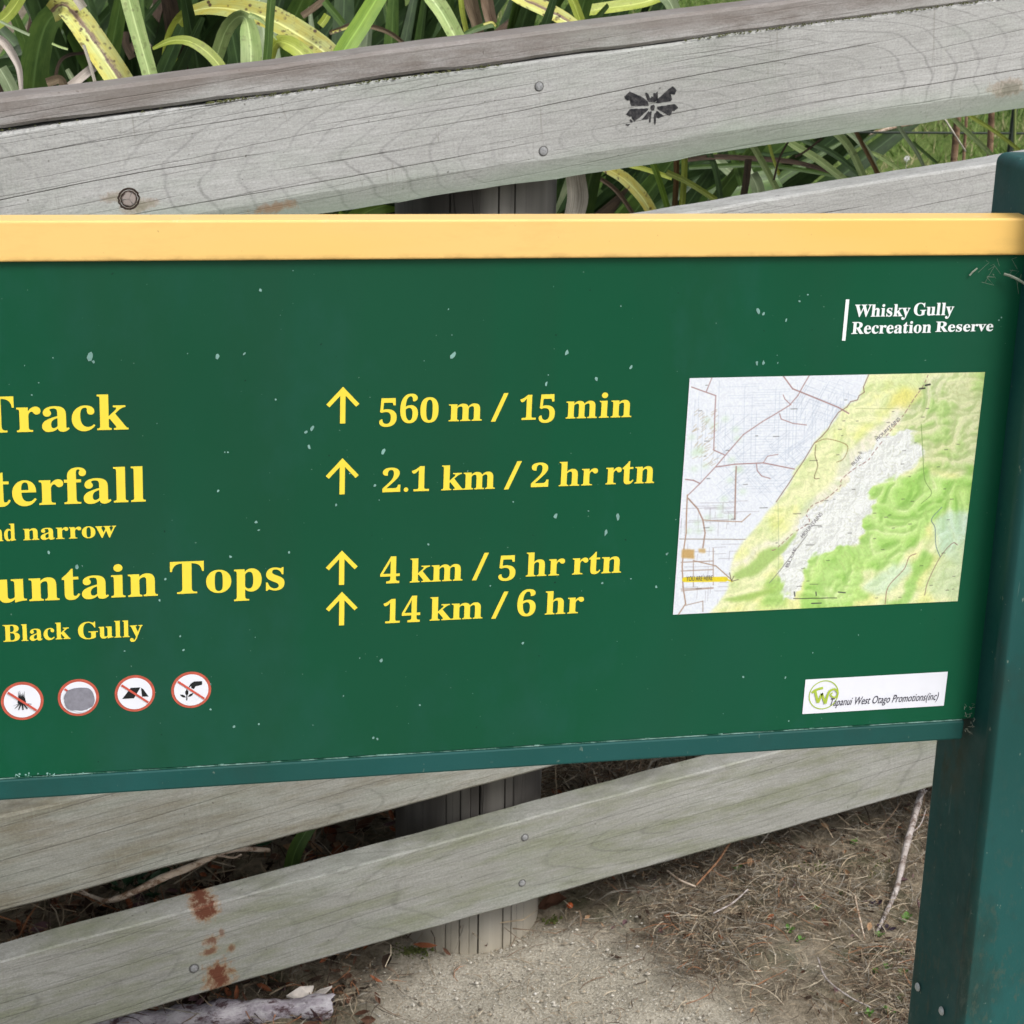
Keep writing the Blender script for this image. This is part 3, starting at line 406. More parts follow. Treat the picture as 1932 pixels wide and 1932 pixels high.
# prohibition symbols
cP = lambda x, y: (x / 4 * 1.0352 / 1.0, 1207.5 + y / 4 * 1.0352)
cP = lambda x, y: (x / 1.932 / 2.0704, (x * 0 + y) / 1.932 / 2.0704 + 1207.5)
def circ(cx, cz, r, n=40): return [(cx + r * math.cos(2 * math.pi * i / n), cz + r * math.sin(2 * math.pi * i / n)) for i in range(n)]
def symbol(cx, cy, rx, kind):
    X, Z = sgn(*cP(cx, cy)); xr, _ = sgn(*cP(cx + rx, cy)); R = xr - X; _, zt = sgn(*cP(cx, cy - rx * .92)); RZ = (zt - Z)
    R = (R + RZ) / 2; ri = R * .86
    q = lambda *pts: [(X + px * R, Z + py * R) for px, py in pts]
    ang = math.radians(-38); ca, sa = math.cos(ang), math.sin(ang)
    bar = [(X + ca * s * ri * .97 - sa * t, Z + sa * s * ri * .97 + ca * t) for s, t in ((-1, -R * .055), (1, -R * .055), (1, R * .055), (-1, R * .055))]
    L = [([circ(X, Z, R)], M_RED, .0003), ([circ(X, Z, ri)], M_WH2, .0006)]
    if kind == 'fire':
        fl = []
        for i in range(11):
            a = math.radians(25 + 130 * i / 10); l = .22 + .26 * random.random() + .12 * math.sin(a)
            fl.append(q((-.02 + .13 * math.cos(a) - .05, -.05), (-.02 + .13 * math.cos(a) + .05, -.05), (-.02 + l * .6 * math.cos(a), -.02 + l * 1.1 * math.sin(a))))
        fl.append([(X + R * (-.02 + .2 * math.cos(t)), Z + R * (-.02 + .15 * math.sin(t))) for t in np.linspace(0, 2 * math.pi, 14)[:-1]])
        for a in range(195, 360, 27):
            a = math.radians(a); fl.append(q((-.02 + .1 * math.cos(a) - .035, -.1), (-.02 + .1 * math.cos(a) + .035, -.1), (-.02 + .45 * math.cos(a) + .03, -.14 + .3 * math.sin(a)), (-.02 + .45 * math.cos(a) - .03, -.14 + .3 * math.sin(a) - .02)))
        L += [([f], M_BLK, .0008 + .00003 * i) for i, f in enumerate(fl)]
        L.append(([bar], M_RDB, .0014))
    elif kind == 'covered':
        L.append(([bar], M_RDB, .0009))
        pts = []
        for i in range(40):
            t = 2 * math.pi * i / 40; k = (abs(math.cos(t)) ** 2.6 + abs(math.sin(t)) ** 2.6) ** (-1 / 2.6)
            rr = k * (1 + .03 * random.uniform(-1, 1)); pts.append((X + R * (.04 + .73 * rr * math.cos(t)), Z + R * (-.06 + .62 * rr * math.sin(t))))
        L.append(([circ(X + .1 * R, Z - .1 * R, R * .68)], M_WH2, .0011)); L.append(([pts], M_GRY, .0013))
    elif kind == 'tent':
        L.append(([q((-.63, -.25), (-.05, -.25), (.16, .22), (.28, .33), (-.2, .33))], M_BLK, .0008))
        L.append(([q((.31, .31), (.35, -.18), (.68, -.2), (.42, .22))], M_BLK, .0008)); L.append(([bar], M_RDB, .0011))
    else:
        hand = q((.55, .46), (.15, .47), (-.02, .36), (-.14, .16), (-.1, .14), (.0, .24), (.0, .1), (.05, .1), (.1, .22), (.1, .06), (.15, .07), (.22, .2), (.35, .22), (.55, .27))
        L.append(([hand], M_BLK, .0008))
        leafp = lambda cx, cy, a, l, w: [(X + R * (cx + s * l * math.cos(a) - t * w * math.sin(a)), Z + R * (cy + s * l * math.sin(a) + t * w * math.cos(a))) for s, t in ((-1, 0), (-.4, .8), (.2, .9), (1, 0), (.2, -.9), (-.4, -.8))]
        L.append(([leafp(-.22, -.12, math.pi / 2, .2, .09), leafp(-.42, -.3, math.radians(150), .17, .07), leafp(-.03, -.27, math.radians(35), .17, .07)], M_BLK, .0008))
        L.append(([q((-.25, -.55), (-.2, -.55), (-.2, -.3), (-.25, -.3))], M_BLK, .0009)); L.append(([bar], M_RDB, .0011))
    o = flatobj('prohibition_symbol', L); return o
for a_, l_ in (((168, 459, 159, 'fire'), 'red ringed no fires symbol'), ((592, 433, 154, 'covered'), 'red ringed symbol painted over in grey'), ((1018, 402, 151, 'tent'), 'red ringed no camping symbol'), ((1443, 375, 150, 'pick'), 'red ringed no picking plants symbol')):
    symbol(*a_)['label'] = l_

# logo sticker
cS = lambda x, y: (x / 4.445 + 1497.3, y / 4.445 + 1207.5)
q = [sgn(*cS(*p)) for p in ((97, 330), (1293, 264), (1256, 548), (73, 620))]
sx0 = (q[0][0] + q[3][0]) / 2; sx1 = (q[1][0] + q[2][0]) / 2; sz1 = (q[0][1] + q[1][1]) / 2; sz0 = (q[2][1] + q[3][1]) / 2
def stroke_polys(pts, w):
    """flat ribbon along points in metres; w = half width or list"""
    out = []; n = len(pts); w = [w] * n if np.isscalar(w) else w; L_ = []; R_ = []
    for i in range(n):
        a = np.array(pts[max(i - 1, 0)]); b = np.array(pts[min(i + 1, n - 1)]); d = b - a; d = d / (np.linalg.norm(d) + 1e-12); nn = np.array([-d[1], d[0]])
        L_.append(tuple(np.array(pts[i]) + nn * w[i])); R_.append(tuple(np.array(pts[i]) - nn * w[i]))
    return [[L_[i], L_[i + 1], R_[i + 1], R_[i]] for i in range(n - 1)]
cx_, cz_ = sgn(*cS(250, 457)); xr_, _ = sgn(*cS(370, 455)); LR = xr_ - cx_
sg = lambda *pts: [tuple(sgn(*cS(*p))) for p in pts]
lay = [([[(sx0, sz0), (sx1, sz0), (sx1, sz1), (sx0, sz1)]], M_WH2, .0005)]
rg = circ(cx_, cz_, LR, 60) ; lay.append((stroke_polys(rg + [rg[0]], .00045), M_GRN, .0008))
def cm(pts, n): return [tuple(p) for p in catmull(pts, n)]
lay.append((stroke_polys(cm(sg((150, 440), (180, 418), (215, 405), (245, 398)), 8), .0011), M_GRN, .0009))
lay.append((stroke_polys(cm(sg((178, 425), (188, 470), (200, 522)), 8), .0012), M_GRN, .0010))
lay.append((stroke_polys(cm(sg((202, 522), (232, 452), (236, 452), (262, 530)), 12), .0011), M_GRN, .0011))
lay.append((stroke_polys(cm(sg((262, 530), (278, 470), (300, 425), (340, 408), (368, 440), (350, 475), (318, 470), (308, 450), (325, 438)), 30), [.0012 - .0006 * i / 30 for i in range(31)]), M_GRN, .0012))
stk = flatobj('logo_sticker', lay, sp); stk['label'] = 'white logo sticker with green monogram in a circle'
def sans(body, p0, p1, h, mat, dz, parent, shear=.3, name='lettering', plane_conv=cS, rot=None, off=0.0):
    """small sans print fitted between two pixel points on the sign"""
    cu = bpy.data.curves.new('c', 'FONT'); cu.body = body; cu.size = 1; cu.shear = shear; cu.resolution_u = 3; cu.offset = off
    ob = bpy.data.objects.new('c', cu); COL.objects.link(ob); bpy.context.view_layer.update()
    me = bpy.data.meshes.new_from_object(ob.evaluated_get(bpy.context.evaluated_depsgraph_get())); bpy.data.objects.remove(ob)
    xs = [v.co.x for v in me.vertices]; A = np.array(sgn(*plane_conv(*p0))); B = np.array(sgn(*plane_conv(*p1))); L = np.linalg.norm(B - A); ang = math.atan2(B[1] - A[1], B[0] - A[0])
    s = L / (max(xs) - min(xs)); me.transform(Matrix.Translation((A[0], SY - dz, A[1])) @ Matrix.Rotation(-ang, 4, 'Y') @ Matrix.Rotation(math.pi / 2, 4, 'X') @ Matrix.Diagonal((s, h, 1, 1)) @ Matrix.Translation((-min(xs), 0, 0)))
    me.name = name; me.materials.clear(); me.materials.append(mat); me.polygons.foreach_set('use_smooth', np.zeros(len(me.polygons), dtype=bool)); o = bpy.data.objects.new(name, me); COL.objects.link(o)
    o.parent = parent; return o
M_DK = plain('dark print', (.06, .055, .08, 1), .5, .3, .05, 60)
sans('Tapanui West Otago Promotions(inc)', (303, 550), (1210, 497), .0105, M_DK, .0009, stk, .35, off=.002)

# ---- the map: a fine flat mesh whose print is carried by a colour attribute
cM = lambda x, y: (x / 3.077 + 1255.8, y / 3.077 + 676.2)
mq = [sgn(*cM(*p)) for p in ((138, 120), (1855, 72), (1692, 1408), (42, 1486))]
mx0 = (mq[0][0] + mq[3][0]) / 2; mx1 = (mq[1][0] + mq[2][0]) / 2; mz1 = (mq[0][1] + mq[1][1]) / 2; mz0 = (mq[2][1] + mq[3][1]) / 2
MW, MH = 520, 416
def muv(x, y):
    X, Z = sgn(*cM(x, y)); return (X - mx0) / (mx1 - mx0) * MW, (mz1 - Z) / (mz1 - mz0) * MH
def vnoise(w, h, sx, sy, seed, oct=4):
    r = np.random.default_rng(seed); out = np.zeros((h, w)); amp = 1; tot = 0
    for o in range(oct):
        gx, gy = max(2, int(sx * 2 ** o)) + 2, max(2, int(sy * 2 ** o)) + 2; g = r.random((gy, gx))
        xs = np.linspace(0, gx - 2.001, w); ys = np.linspace(0, gy - 2.001, h); xi = xs.astype(int); yi = ys.astype(int); fx = xs - xi; fy = ys - yi
        fx = fx * fx * (3 - 2 * fx); fy = fy * fy * (3 - 2 * fy)
        a = g[np.ix_(yi, xi)]; b = g[np.ix_(yi, xi + 1)]; c = g[np.ix_(yi + 1, xi)]; d = g[np.ix_(yi + 1, xi + 1)]
        out += amp * ((a * (1 - fx) + b * fx) * (1 - fy)[:, None] + (c * (1 - fx) + d * fx) * fy[:, None]); tot += amp; amp *= .55
    return out / tot
img = np.zeros((MH, MW, 3)); img[:] = (.93, .955, .995)
YY, XX = np.mgrid[0:MH, 0:MW].astype(float)
wx = XX + 22 * (vnoise(MW, MH, 14, 11, 1) - .5) * 2; wy = YY + 22 * (vnoise(MW, MH, 14, 11, 2) - .5) * 2
def inside(poly, X=wx, Y=wy):
    P = [muv(*p) for p in poly]; m = np.zeros((MH, MW), bool); n = len(P)
    for i in range(n):
        (x1, y1), (x2, y2) = P[i], P[(i + 1) % n]
        if abs(y1 - y2) < 1e-9: continue
        c = ((y1 > Y) != (y2 > Y)) & (X < (x2 - x1) * (Y - y1) / (y2 - y1) + x1); m ^= c
    return m.astype(float)
def blur(a, k):
    for _ in range(2):
        for ax in (0, 1):
            p = np.concatenate([np.repeat(a.take([0], ax), k, ax), a, np.repeat(a.take([-1], ax), k, ax)], ax); c = np.cumsum(p, ax); c = np.concatenate([np.zeros_like(c.take([0], ax)), c], ax)
            n = a.shape[ax]; a = (c.take(range(2 * k + 1, 2 * k + 1 + n), ax) - c.take(range(0, n), ax)) / (2 * k + 1)
    return a
def lay_(mask, col, al=1.0):
    global img
    img = img * (1 - (mask * al)[..., None]) + np.array(col) * (mask * al)[..., None]
FOOT = [(1170, 95), (1140, 180), (1120, 235), (1050, 275), (1000, 315), (940, 400), (860, 485), (800, 585), (745, 650), (715, 720), (670, 785), (640, 830), (560, 930), (500, 1010), (430, 1080), (385, 1180), (375, 1290), (310, 1420), (250, 1490)]
hills = inside(FOOT + [(1900, 1500), (1900, 0), (1170, 40)], XX + (wx - XX) * .25, YY + (wy - YY) * .25)
lay_(blur(hills, 2), (.945, .965, .76))
yel = vnoise(MW, MH, 9, 8, 5); lay_(blur(hills, 3) * np.clip((yel - .5) * 5, 0, 1), (.94, .955, .62), .75)
pale = inside([(1520, 90), (1250, 400), (1060, 560), (900, 780), (700, 1010), (420, 1190), (380, 1260), (520, 1160), (760, 1040), (1000, 800), (1120, 660), (1420, 330), (1620, 90)]); lay_(blur(pale, 4), (.96, .95, .90), .85)
ol = inside([(1500, 90), (1900, 60), (1800, 700), (1640, 640), (1480, 640), (1360, 330), (1470, 180)]); lay_(blur(ol, 6), (.82, .86, .66), .8)
gr = inside([(1080, 690), (1200, 720), (1330, 700), (1460, 650), (1560, 680), (1780, 640), (1740, 930), (1600, 900), (1420, 1050), (1330, 1220), (1160, 1230), (1180, 1400), (1000, 1440), (760, 1440), (800, 1330), (830, 1180), (870, 1100), (1100, 1080), (1190, 1010), (1130, 960), (1160, 900), (1230, 850), (1130, 790)]); lay_(blur(gr, 3), (.71, .89, .50), .8)
gr2 = inside([(590, 1300), (700, 1300), (700, 1450), (560, 1450), (600, 1380)]); lay_(blur(gr2, 4), (.62, .82, .40), .7)
gr3 = inside([(1370, 1330), (1480, 1080), (1530, 1130), (1430, 1400), (1300, 1420)]); lay_(blur(gr3, 3), (.62, .83, .42), .8)
bl = inside([(1540, 930), (1700, 900), (1740, 1000), (1700, 1200), (1580, 1140)]); lay_(blur(bl, 5), (.80, .92, .84), .85)
br_ = inside([(1500, 1380), (1560, 1150), (1760, 1050), (1720, 1420)]); lay_(blur(br_, 6), (.82, .90, .72), .8)
bl2 = inside([(1170, 1330), (1290, 1200), (1420, 1140), (1440, 1180), (1330, 1290), (1250, 1400)]); lay_(blur(bl2, 4), (.84, .94, .82), .8)
# hill shading: ridged, warped relief with the ranges' grain
def ridged(sx, sy, seed, o=4):
    out = 0; amp = 1; tot = 0
    for k in range(o): out = out + amp * (1 - 2 * np.abs(vnoise(MW, MH, sx * 2 ** k, sy * 2 ** k, seed + k, 1) - .5)); tot += amp; amp *= .5
    return out / tot
def warp(A, k, seed):
    ix = np.clip(XX + k * (vnoise(MW, MH, 9, 7, seed, 2) - .5) * 2, 0, MW - 1).astype(int); iy = np.clip(YY + k * (vnoise(MW, MH, 9, 7, seed + 1, 2) - .5) * 2, 0, MH - 1).astype(int); return A[iy, ix]
rg_ = blur(warp(ridged(17, 14, 300), 26, 400), 1); rg_ = (rg_ - rg_.min()) / (rg_.max() - rg_.min())
hb_ = blur(hills, 3); lo_ = np.clip((.62 - rg_) * 3.2, 0, 1); dk = np.clip(blur(gr, 5) + .45 * blur(ol, 5) + .25 * hb_, 0, 1) * hb_
lay_(lo_ * dk, (.60, .82, .38), .62); lay_(np.clip((rg_ - .74) * 5, 0, 1) * dk, (.88, .95, .70), .75)
sh = blur(np.gradient(rg_, axis=1) + np.gradient(rg_, axis=0), 1); img *= 1 - (np.clip(sh * 2.6, -.05, .10) * hb_ * (.5 + .5 * np.clip(blur(gr + ol, 4), 0, 1)))[..., None] * np.array([1.2, .8, 1.5])
wh = inside([(1310, 430), (1440, 420), (1470, 560), (1400, 640), (1330, 680), (1190, 700), (1150, 740), (1080, 730), (1150, 800), (1225, 850), (1150, 900), (1135, 980), (1190, 1015), (1100, 1080), (940, 1100), (860, 1110), (820, 1200), (800, 1300), (700, 1420), (670, 1300), (620, 1300), (760, 1060), (860, 890), (1010, 790), (1090, 660), (1230, 530)])
wf_ = blur(wh, 13) + .75 * (rg_ - .55); wm = np.clip((wf_ - .33) * 6, 0, 1) * hb_; lay_(wm, (.955, .972, .98), .95)
hg = ridged(24, 19, 330); img *= 1 - (wm * np.clip((np.gradient(hg, axis=0) + np.gradient(hg, axis=1)) * 2.2, -.01, .07))[..., None]
rd = inside([(750, 1010), (700, 1060), (560, 1130), (460, 1215), (400, 1260), (420, 1285), (520, 1245), (640, 1160), (760, 1030)], XX + (wx - XX) * .3, YY + (wy - YY) * .3); lay_(blur(rd, 2), (.66, .80, .45), .85)
rd = inside([(330, 1395), (480, 1360), (620, 1330), (640, 1350), (480, 1400), (400, 1410)], XX, YY); lay_(blur(rd, 2), (.66, .80, .42), .9)
for p_ in ([(1460, 190), (1370, 320), (1300, 290), (1380, 150)],): lay_(blur(inside(p_), 5), (.93, .90, .48), .7)
fr_ = (blur(rg_, 1) * 9 + .3 * vnoise(MW, MH, 6, 5, 61, 2)) % 1.0; iso = np.clip(1 - np.abs(fr_ - .5) / .12, 0, 1); lay_(iso * blur(hills, 2), (.60, .62, .38), .22)
def line(pts, w, col, al=1.0, dash=0, conv=True, cmn=0):
    P = [muv(*p) for p in pts] if conv else pts; s_ = 0
    if cmn: P = [tuple(p) for p in catmull(P, cmn)]
    for (x1, y1), (x2, y2) in zip(P[:-1], P[1:]):
        L = math.hypot(x2 - x1, y2 - y1); s_ += L
        if L < 1e-6 or (dash and int(s_ / dash) % 2): continue
        a = int(max(0, min(x1, x2) - w - 2)); b = int(min(MW, max(x1, x2) + w + 3)); c = int(max(0, min(y1, y2) - w - 2)); d = int(min(MH, max(y1, y2) + w + 3))
        if a >= b or c >= d: continue
        X = XX[c:d, a:b]; Y = YY[c:d, a:b]; t = np.clip(((X - x1) * (x2 - x1) + (Y - y1) * (y2 - y1)) / L ** 2, 0, 1)
        ds = np.hypot(X - x1 - t * (x2 - x1), Y - y1 - t * (y2 - y1)); m = np.clip(w - ds + .5, 0, 1) * al
        img[c:d, a:b] = img[c:d, a:b] * (1 - m[..., None]) + np.array(col) * m[..., None]
rs = np.random.default_rng(3); plainm = blur(1 - hills, 1)
save = img.copy(); GC = (.74, .79, .86)
for i in range(46):       # survey grid of the plain
    x = 150 + i * 22 + rs.normal() * 3
    if rs.random() < .8: line([(x, 120 + rs.random() * 250), (x - 10, 350 + rs.random() * 380)], .45, GC, .65)
for i in range(40):
    y = 150 + i * 16; x = 280 + rs.random() * 300; line([(x, y), (x + 120 + rs.random() * 280, y - 6)], .45, GC, .5)
for i in range(60):
    x, y = 250 + rs.random() * 620, 430 + rs.random() * 400; l = 60 + rs.random() * 90; line([(x, y), (x + l, y - l * .8)], .45, GC, .65); line([(x, y), (x + l * .7, y + l * .75)], .4, GC, .5)
for i in range(34):
    x = 800 + rs.random() * 260; y = 110 + rs.random() * 250; line([(x, y), (x - 60, y + 110)], .4, GC, .6); line([(x, y), (x + 80, y + 30)], .4, GC, .5)
for i in range(30):
    y = 820 + rs.random() * 640; x = 90 + rs.random() * 330; line([(x, y), (x + 60 + rs.random() * 140, y - 3)], .45, (.66, .64, .68), .7)
    x = 90 + rs.random() * 330; line([(x, y), (x - 4, y + 30 + rs.random() * 60)], .45, (.66, .64, .68), .6)
for i in range(60):       # scrubby marks on the west side
    x, y = 150 + rs.random() * 130, 300 + rs.random() * 330; line([(x, y), (x + 14 + rs.random() * 20, y - 12 - rs.random() * 12)], .5, (.70, .62, .50), .6)
for i in range(26):
    x, y = 130 + rs.random() * 330, 300 + rs.random() * 700; lay_(np.exp(-(((XX - muv(x, y)[0]) / 7) ** 2 + ((YY - muv(x, y)[1]) / 6) ** 2)), (.78, .90, .74), .35)
img = save * (1 - plainm[..., None]) + img * plainm[..., None]
RC = (.68, .55, .55)
line([(130, 790), (200, 722), (290, 625), (345, 560), (450, 440), (560, 365), (640, 318), (715, 272), (765, 215), (795, 160), (830, 100)], .9, RC)
line([(680, 100), (735, 175), (785, 195), (1000, 283), (1060, 318)], 1.1, RC); line([(150, 165), (225, 192), (290, 215), (285, 300), (278, 530), (345, 560)], .9, RC); line([(235, 190), (268, 110)], .8, RC)
line([(660, 320), (668, 350), (735, 375), (815, 385)], .8, RC); line([(680, 210), (690, 235), (725, 268)], .7, RC); line([(290, 628), (400, 612), (565, 604), (745, 640)], 1.0, RC)
line([(408, 625), (405, 700), (400, 930)], 1.3, (.68, .58, .55)); line([(565, 604), (590, 565), (650, 555)], .7, RC); line([(525, 610), (530, 650), (555, 680), (605, 695)], .8, RC)
line([(115, 700), (160, 705), (195, 722)], 1.0, RC); line([(125, 790), (120, 900), (118, 1010), (105, 1100), (95, 1200), (100, 1320), (115, 1420), (75, 1480)], 1.1, (.70, .58, .50))
line([(130, 810), (185, 870), (215, 935), (228, 1010), (215, 1095)], 1.3, (.70, .60, .55)); line([(215, 935), (300, 940), (440, 945), (490, 900)], .9, (.72, .62, .55))
for y in (1180, 1230, 1335): line([(90, y), (275, y - 8)], .9, (.72, .64, .60))
line([(80, 1045), (460, 1047)], .7, (.6, .55, .5)); line([(275, 1100), (275, 1310)], .8, (.7, .62, .58)); line([(160, 1170), (290, 1200), (380, 1280)], .9, (.68, .58, .5))
line([(160, 1170), (160, 1320)], .7, (.7, .62, .58)); line([(90, 1345), (275, 1330)], .8, (.72, .64, .60)); line([(110, 1430), (215, 1405), (215, 1465)], .8, (.7, .62, .58))
lay_(blur(inside([(95, 1105), (165, 1105), (165, 1160), (90, 1155)], XX, YY), 1), (.80, .66, .42), .95); lay_(blur(inside([(190, 1100), (230, 1100), (230, 1125), (190, 1125)], XX, YY), 1), (.82, .70, .48), .9)
FB = [(1175, 95), (1160, 130), (1145, 165), (1150, 195), (1120, 215), (1110, 240), (1070, 250), (1050, 280), (1000, 312), (960, 370), (940, 410), (905, 450), (860, 490), (800, 590), (760, 650), (715, 720), (670, 785), (640, 830)]
line(FB, .8, (.55, .45, .40)); line([(860, 490), (930, 465), (1030, 490), (1055, 520), (1030, 580), (990, 600)], .6, (.62, .55, .36), cmn=20); line([(870, 500), (865, 560), (880, 620), (860, 690), (890, 695)], .7, (.55, .50, .38), cmn=16)
line([(1520, 95), (1490, 160), (1440, 230), (1375, 330), (1300, 420), (1200, 550), (1170, 590), (1090, 640), (1020, 700), (1010, 740), (930, 810), (850, 850), (815, 900), (830, 950), (740, 1010), (640, 1100), (610, 1110)], .7, (.62, .48, .45), dash=5, cmn=140)
line([(1270, 1420), (1290, 1320), (1380, 1220), (1410, 1150), (1450, 1130)], .7, (.62, .48, .42), cmn=24); line([(1500, 1370), (1520, 1290), (1590, 1150), (1660, 1070), (1690, 1080)], .7, (.60, .50, .45), cmn=24)
line([(1590, 1150), (1565, 1080), (1560, 980), (1540, 930), (1600, 860)], .7, (.45, .55, .55), cmn=20); line([(1480, 380), (1490, 560), (1500, 700), (1540, 780), (1480, 840)], .6, (.50, .62, .35), cmn=20)
line([(650, 830), (655, 1100), (650, 1290)], .5, (.6, .68, .5), .6); line([(1100, 290), (1350, 290)], .5, (.62, .66, .4), .6); line([(600, 1300), (660, 1230), (820, 1020)], .6, (.5, .5, .48))
for i in range(70):       # spot heights and tiny place names
    x, y = 150 + rs.random() * 1540, 130 + rs.random() * 1290; L = 8 + rs.random() * (40 if x < 900 else 12); line([(x, y), (x + L, y - 1)], .75, (.25, .25, .24), .55, dash=0)
line([(740, 1390), (990, 1386)], .7, (.2, .2, .2))
for p_ in (((745, 1352), (748, 1375)), ((870, 1352), (872, 1372)), ((1000, 1352), (1040, 1356)), ((845, 1418), (900, 1416))): line(list(p_), 1.1, (.3, .32, .3))
line([(110, 1280), (345, 1278)], 4.6, (.94, .86, .20)); line([(345, 1278), (385, 1290)], 1.4, (.9, .84, .2))
for i in range(3): line([(380, 1290), (370 + 25 * i, 1240 + 20 * i)], .7, (.45, .42, .35))
line([(1470, 175), (1500, 172)], 1.4, (.2, .2, .2)); line([(1505, 155), (1530, 150)], 1.6, (.2, .2, .2))
grain = vnoise(MW, MH, 230, 180, 77, 1) - .5; img = np.clip(img * (1 + grain[..., None] * .07), 0, 1)
li = np.where(img <= .04045, img / 12.92, ((img + .055) / 1.055) ** 2.4) * .80
gxs, gzs = np.meshgrid(np.linspace(mx0, mx1, MW), np.linspace(mz1, mz0, MH))
V = np.stack([gxs.ravel(), np.full(MW * MH, SY - .0006), gzs.ravel()], 1); idx = np.arange(MW * MH).reshape(MH, MW)
F = np.stack([idx[:-1, :-1].ravel(), idx[1:, :-1].ravel(), idx[1:, 1:].ravel(), idx[:-1, 1:].ravel()], 1)
me = bpy.data.meshes.new('map_print'); me.vertices.add(len(V)); me.vertices.foreach_set('co', V.ravel()); me.loops.add(F.size); me.loops.foreach_set('vertex_index', F.ravel().astype(np.int32))
me.polygons.add(len(F)); me.polygons.foreach_set('loop_start', np.arange(0, F.size, 4, dtype=np.int32)); me.update(calc_edges=True)
ca = me.color_attributes.new('print', 'FLOAT_COLOR', 'POINT'); ca.data.foreach_set('color', np.concatenate([li.reshape(-1, 3), np.ones((MW * MH, 1))], 1).astype(np.float32).ravel())
_t = NT('map print', .42, .4); _a = _t.n('ShaderNodeVertexColor', layer_name='print'); _t.base(_a.outputs[0]); me.materials.append(_t.m)
mapo = bpy.data.objects.new('map_print', me); COL.objects.link(mapo); sp(mapo); mapo['label'] = 'topographic map of green ranges and pale farmland'
M_MP = plain('map lettering', (.24, .23, .25, 1), .5, .3, .05, 60)
sans('MOUNTAINS', (797, 1042), (912, 902), .0052, M_MP, .0009, mapo, 0, plane_conv=cM)
sans('BLUE', (710, 1212), (762, 1098), .0042, M_MP, .0009, mapo, 0, plane_conv=cM)
sans('BLUE', (1086, 622), (1136, 574), .0046, M_MP, .0009, mapo, 0, plane_conv=cM)
sans('MOUNTAINS', (1228, 478), (1362, 352), .0046, M_MP, .0009, mapo, 0, plane_conv=cM)
sans('YOU ARE HERE', (118, 1290), (270, 1285), .0062, M_DK, .0009, mapo, 0, plane_conv=cM)

# flecks and splashes on the board
fl = MB()
def fleck(x, y, r, el=1.5, ang=None):
    X, Z = sgn(x, y); r *= .00042; ang = random.uniform(-.6, .6) if ang is None else ang; n = 7; vs = []
    for i in range(n):
        t = 2 * math.pi * i / n; rr = r * random.uniform(.6, 1.2); a, b = rr * math.cos(t), rr * el * math.sin(t)
        vs.append((X + a * math.cos(ang) - b * math.sin(ang), SY - .0003, Z + a * math.sin(ang) + b * math.cos(ang)))
    fl.add(vs, [tuple(range(n))])
for x, y, r, e in ((171, 672, 6, 1.7), (176, 682, 3, 1.2), (100, 675, 1.5, 1), (491, 547, 3.5, 1), (410, 672, 4, 1.6), (461, 667, 2, 2), (855, 670, 5, 1.7), (1069, 665, 4, 1.5), (1125, 714, 3.5, 1.5), (1030, 724, 3, 1.8), (1430, 587, 4, 1.5), (1440, 592, 3, 1.8), (1440, 684, 3, 1.5),
    (1428, 685, 3, 1.8), (588, 808, 4, 1.6), (577, 815, 3, 1.3), (583, 842, 2.5, 2.4), (520, 754, 2.2, 1), (430, 853, 1.8, 1), (424, 853, 1.8, 1), (412, 926, 2.2, 1.4), (723, 852, 4.5, 1.6), (707, 916, 3, 1), (634, 952, 2.5, 1.4), (1048, 973, 4, 1.4), (968, 947, 1.8, 1), (483, 985, 3, 1), (488, 1000, 3, .6),
    (545, 1042, 3, 1), (145, 1070, 4.5, 1.3), (92, 1042, 2.5, 2.2), (312, 1092, 3, .8), (435, 1050, 3, 1), (301, 1132, 2.5, 1.3), (340, 1200, 2.4, 1), (346, 1226, 2.4, 1), (719, 1246, 3, 1.6), (704, 1392, 3, 1), (712, 1394, 3, 1), (792, 1330, 2.3, 1), (488, 1366, 2.5, 1), (441, 1371, 3, 1.3), (397, 1291, 2.2, 1.2), (235, 1228, 2, 1),
    (397, 1338, 2, 1.2), (986, 1213, 2.5, 1.5), (1402, 1277, 2.6, 1.2), (1482, 1278, 2, 1.8), (1488, 1360, 2, 1), (1238, 1107, 2.4, 1.4), (1136, 1100, 3, 1), (1190, 1092, 2, 1), (808, 1027, 2.6, 1), (925, 1105, 2, 1), (1110, 964, 2, 1), (1165, 975, 4, 2.2), (1143, 1005, 3.5, 2), (1508, 568, 3, .8), (1524, 556, 2, 1), (1483, 604, 2, 1.8),
    (1884, 604, 2.5, 1), (1889, 599, 1.8, 1), (1335, 1090, 2, 1), (1190, 693, 2.6, 2), (60, 745, 1.5, 1), (73, 722, 1.4, 1), (660, 893, 2, 1.2), (1160, 768, 2.8, 1.4), (1258, 1045, 2.3, 1.2), (935, 1420, 2.5, 1)): fleck(x, y, r * .95, e)
for i in range(50): fleck(random.uniform(0, 1840), random.uniform(505, 1400), random.uniform(.5, 1.3), random.uniform(.8, 2))
for i in range(26): fleck(random.uniform(20, 175), random.uniform(1462, 1470) - 4, random.uniform(1, 2.4), 1)
fo = sub(fl.build('dried_splashes', [M_FLK])); fo['kind'] = 'stuff'
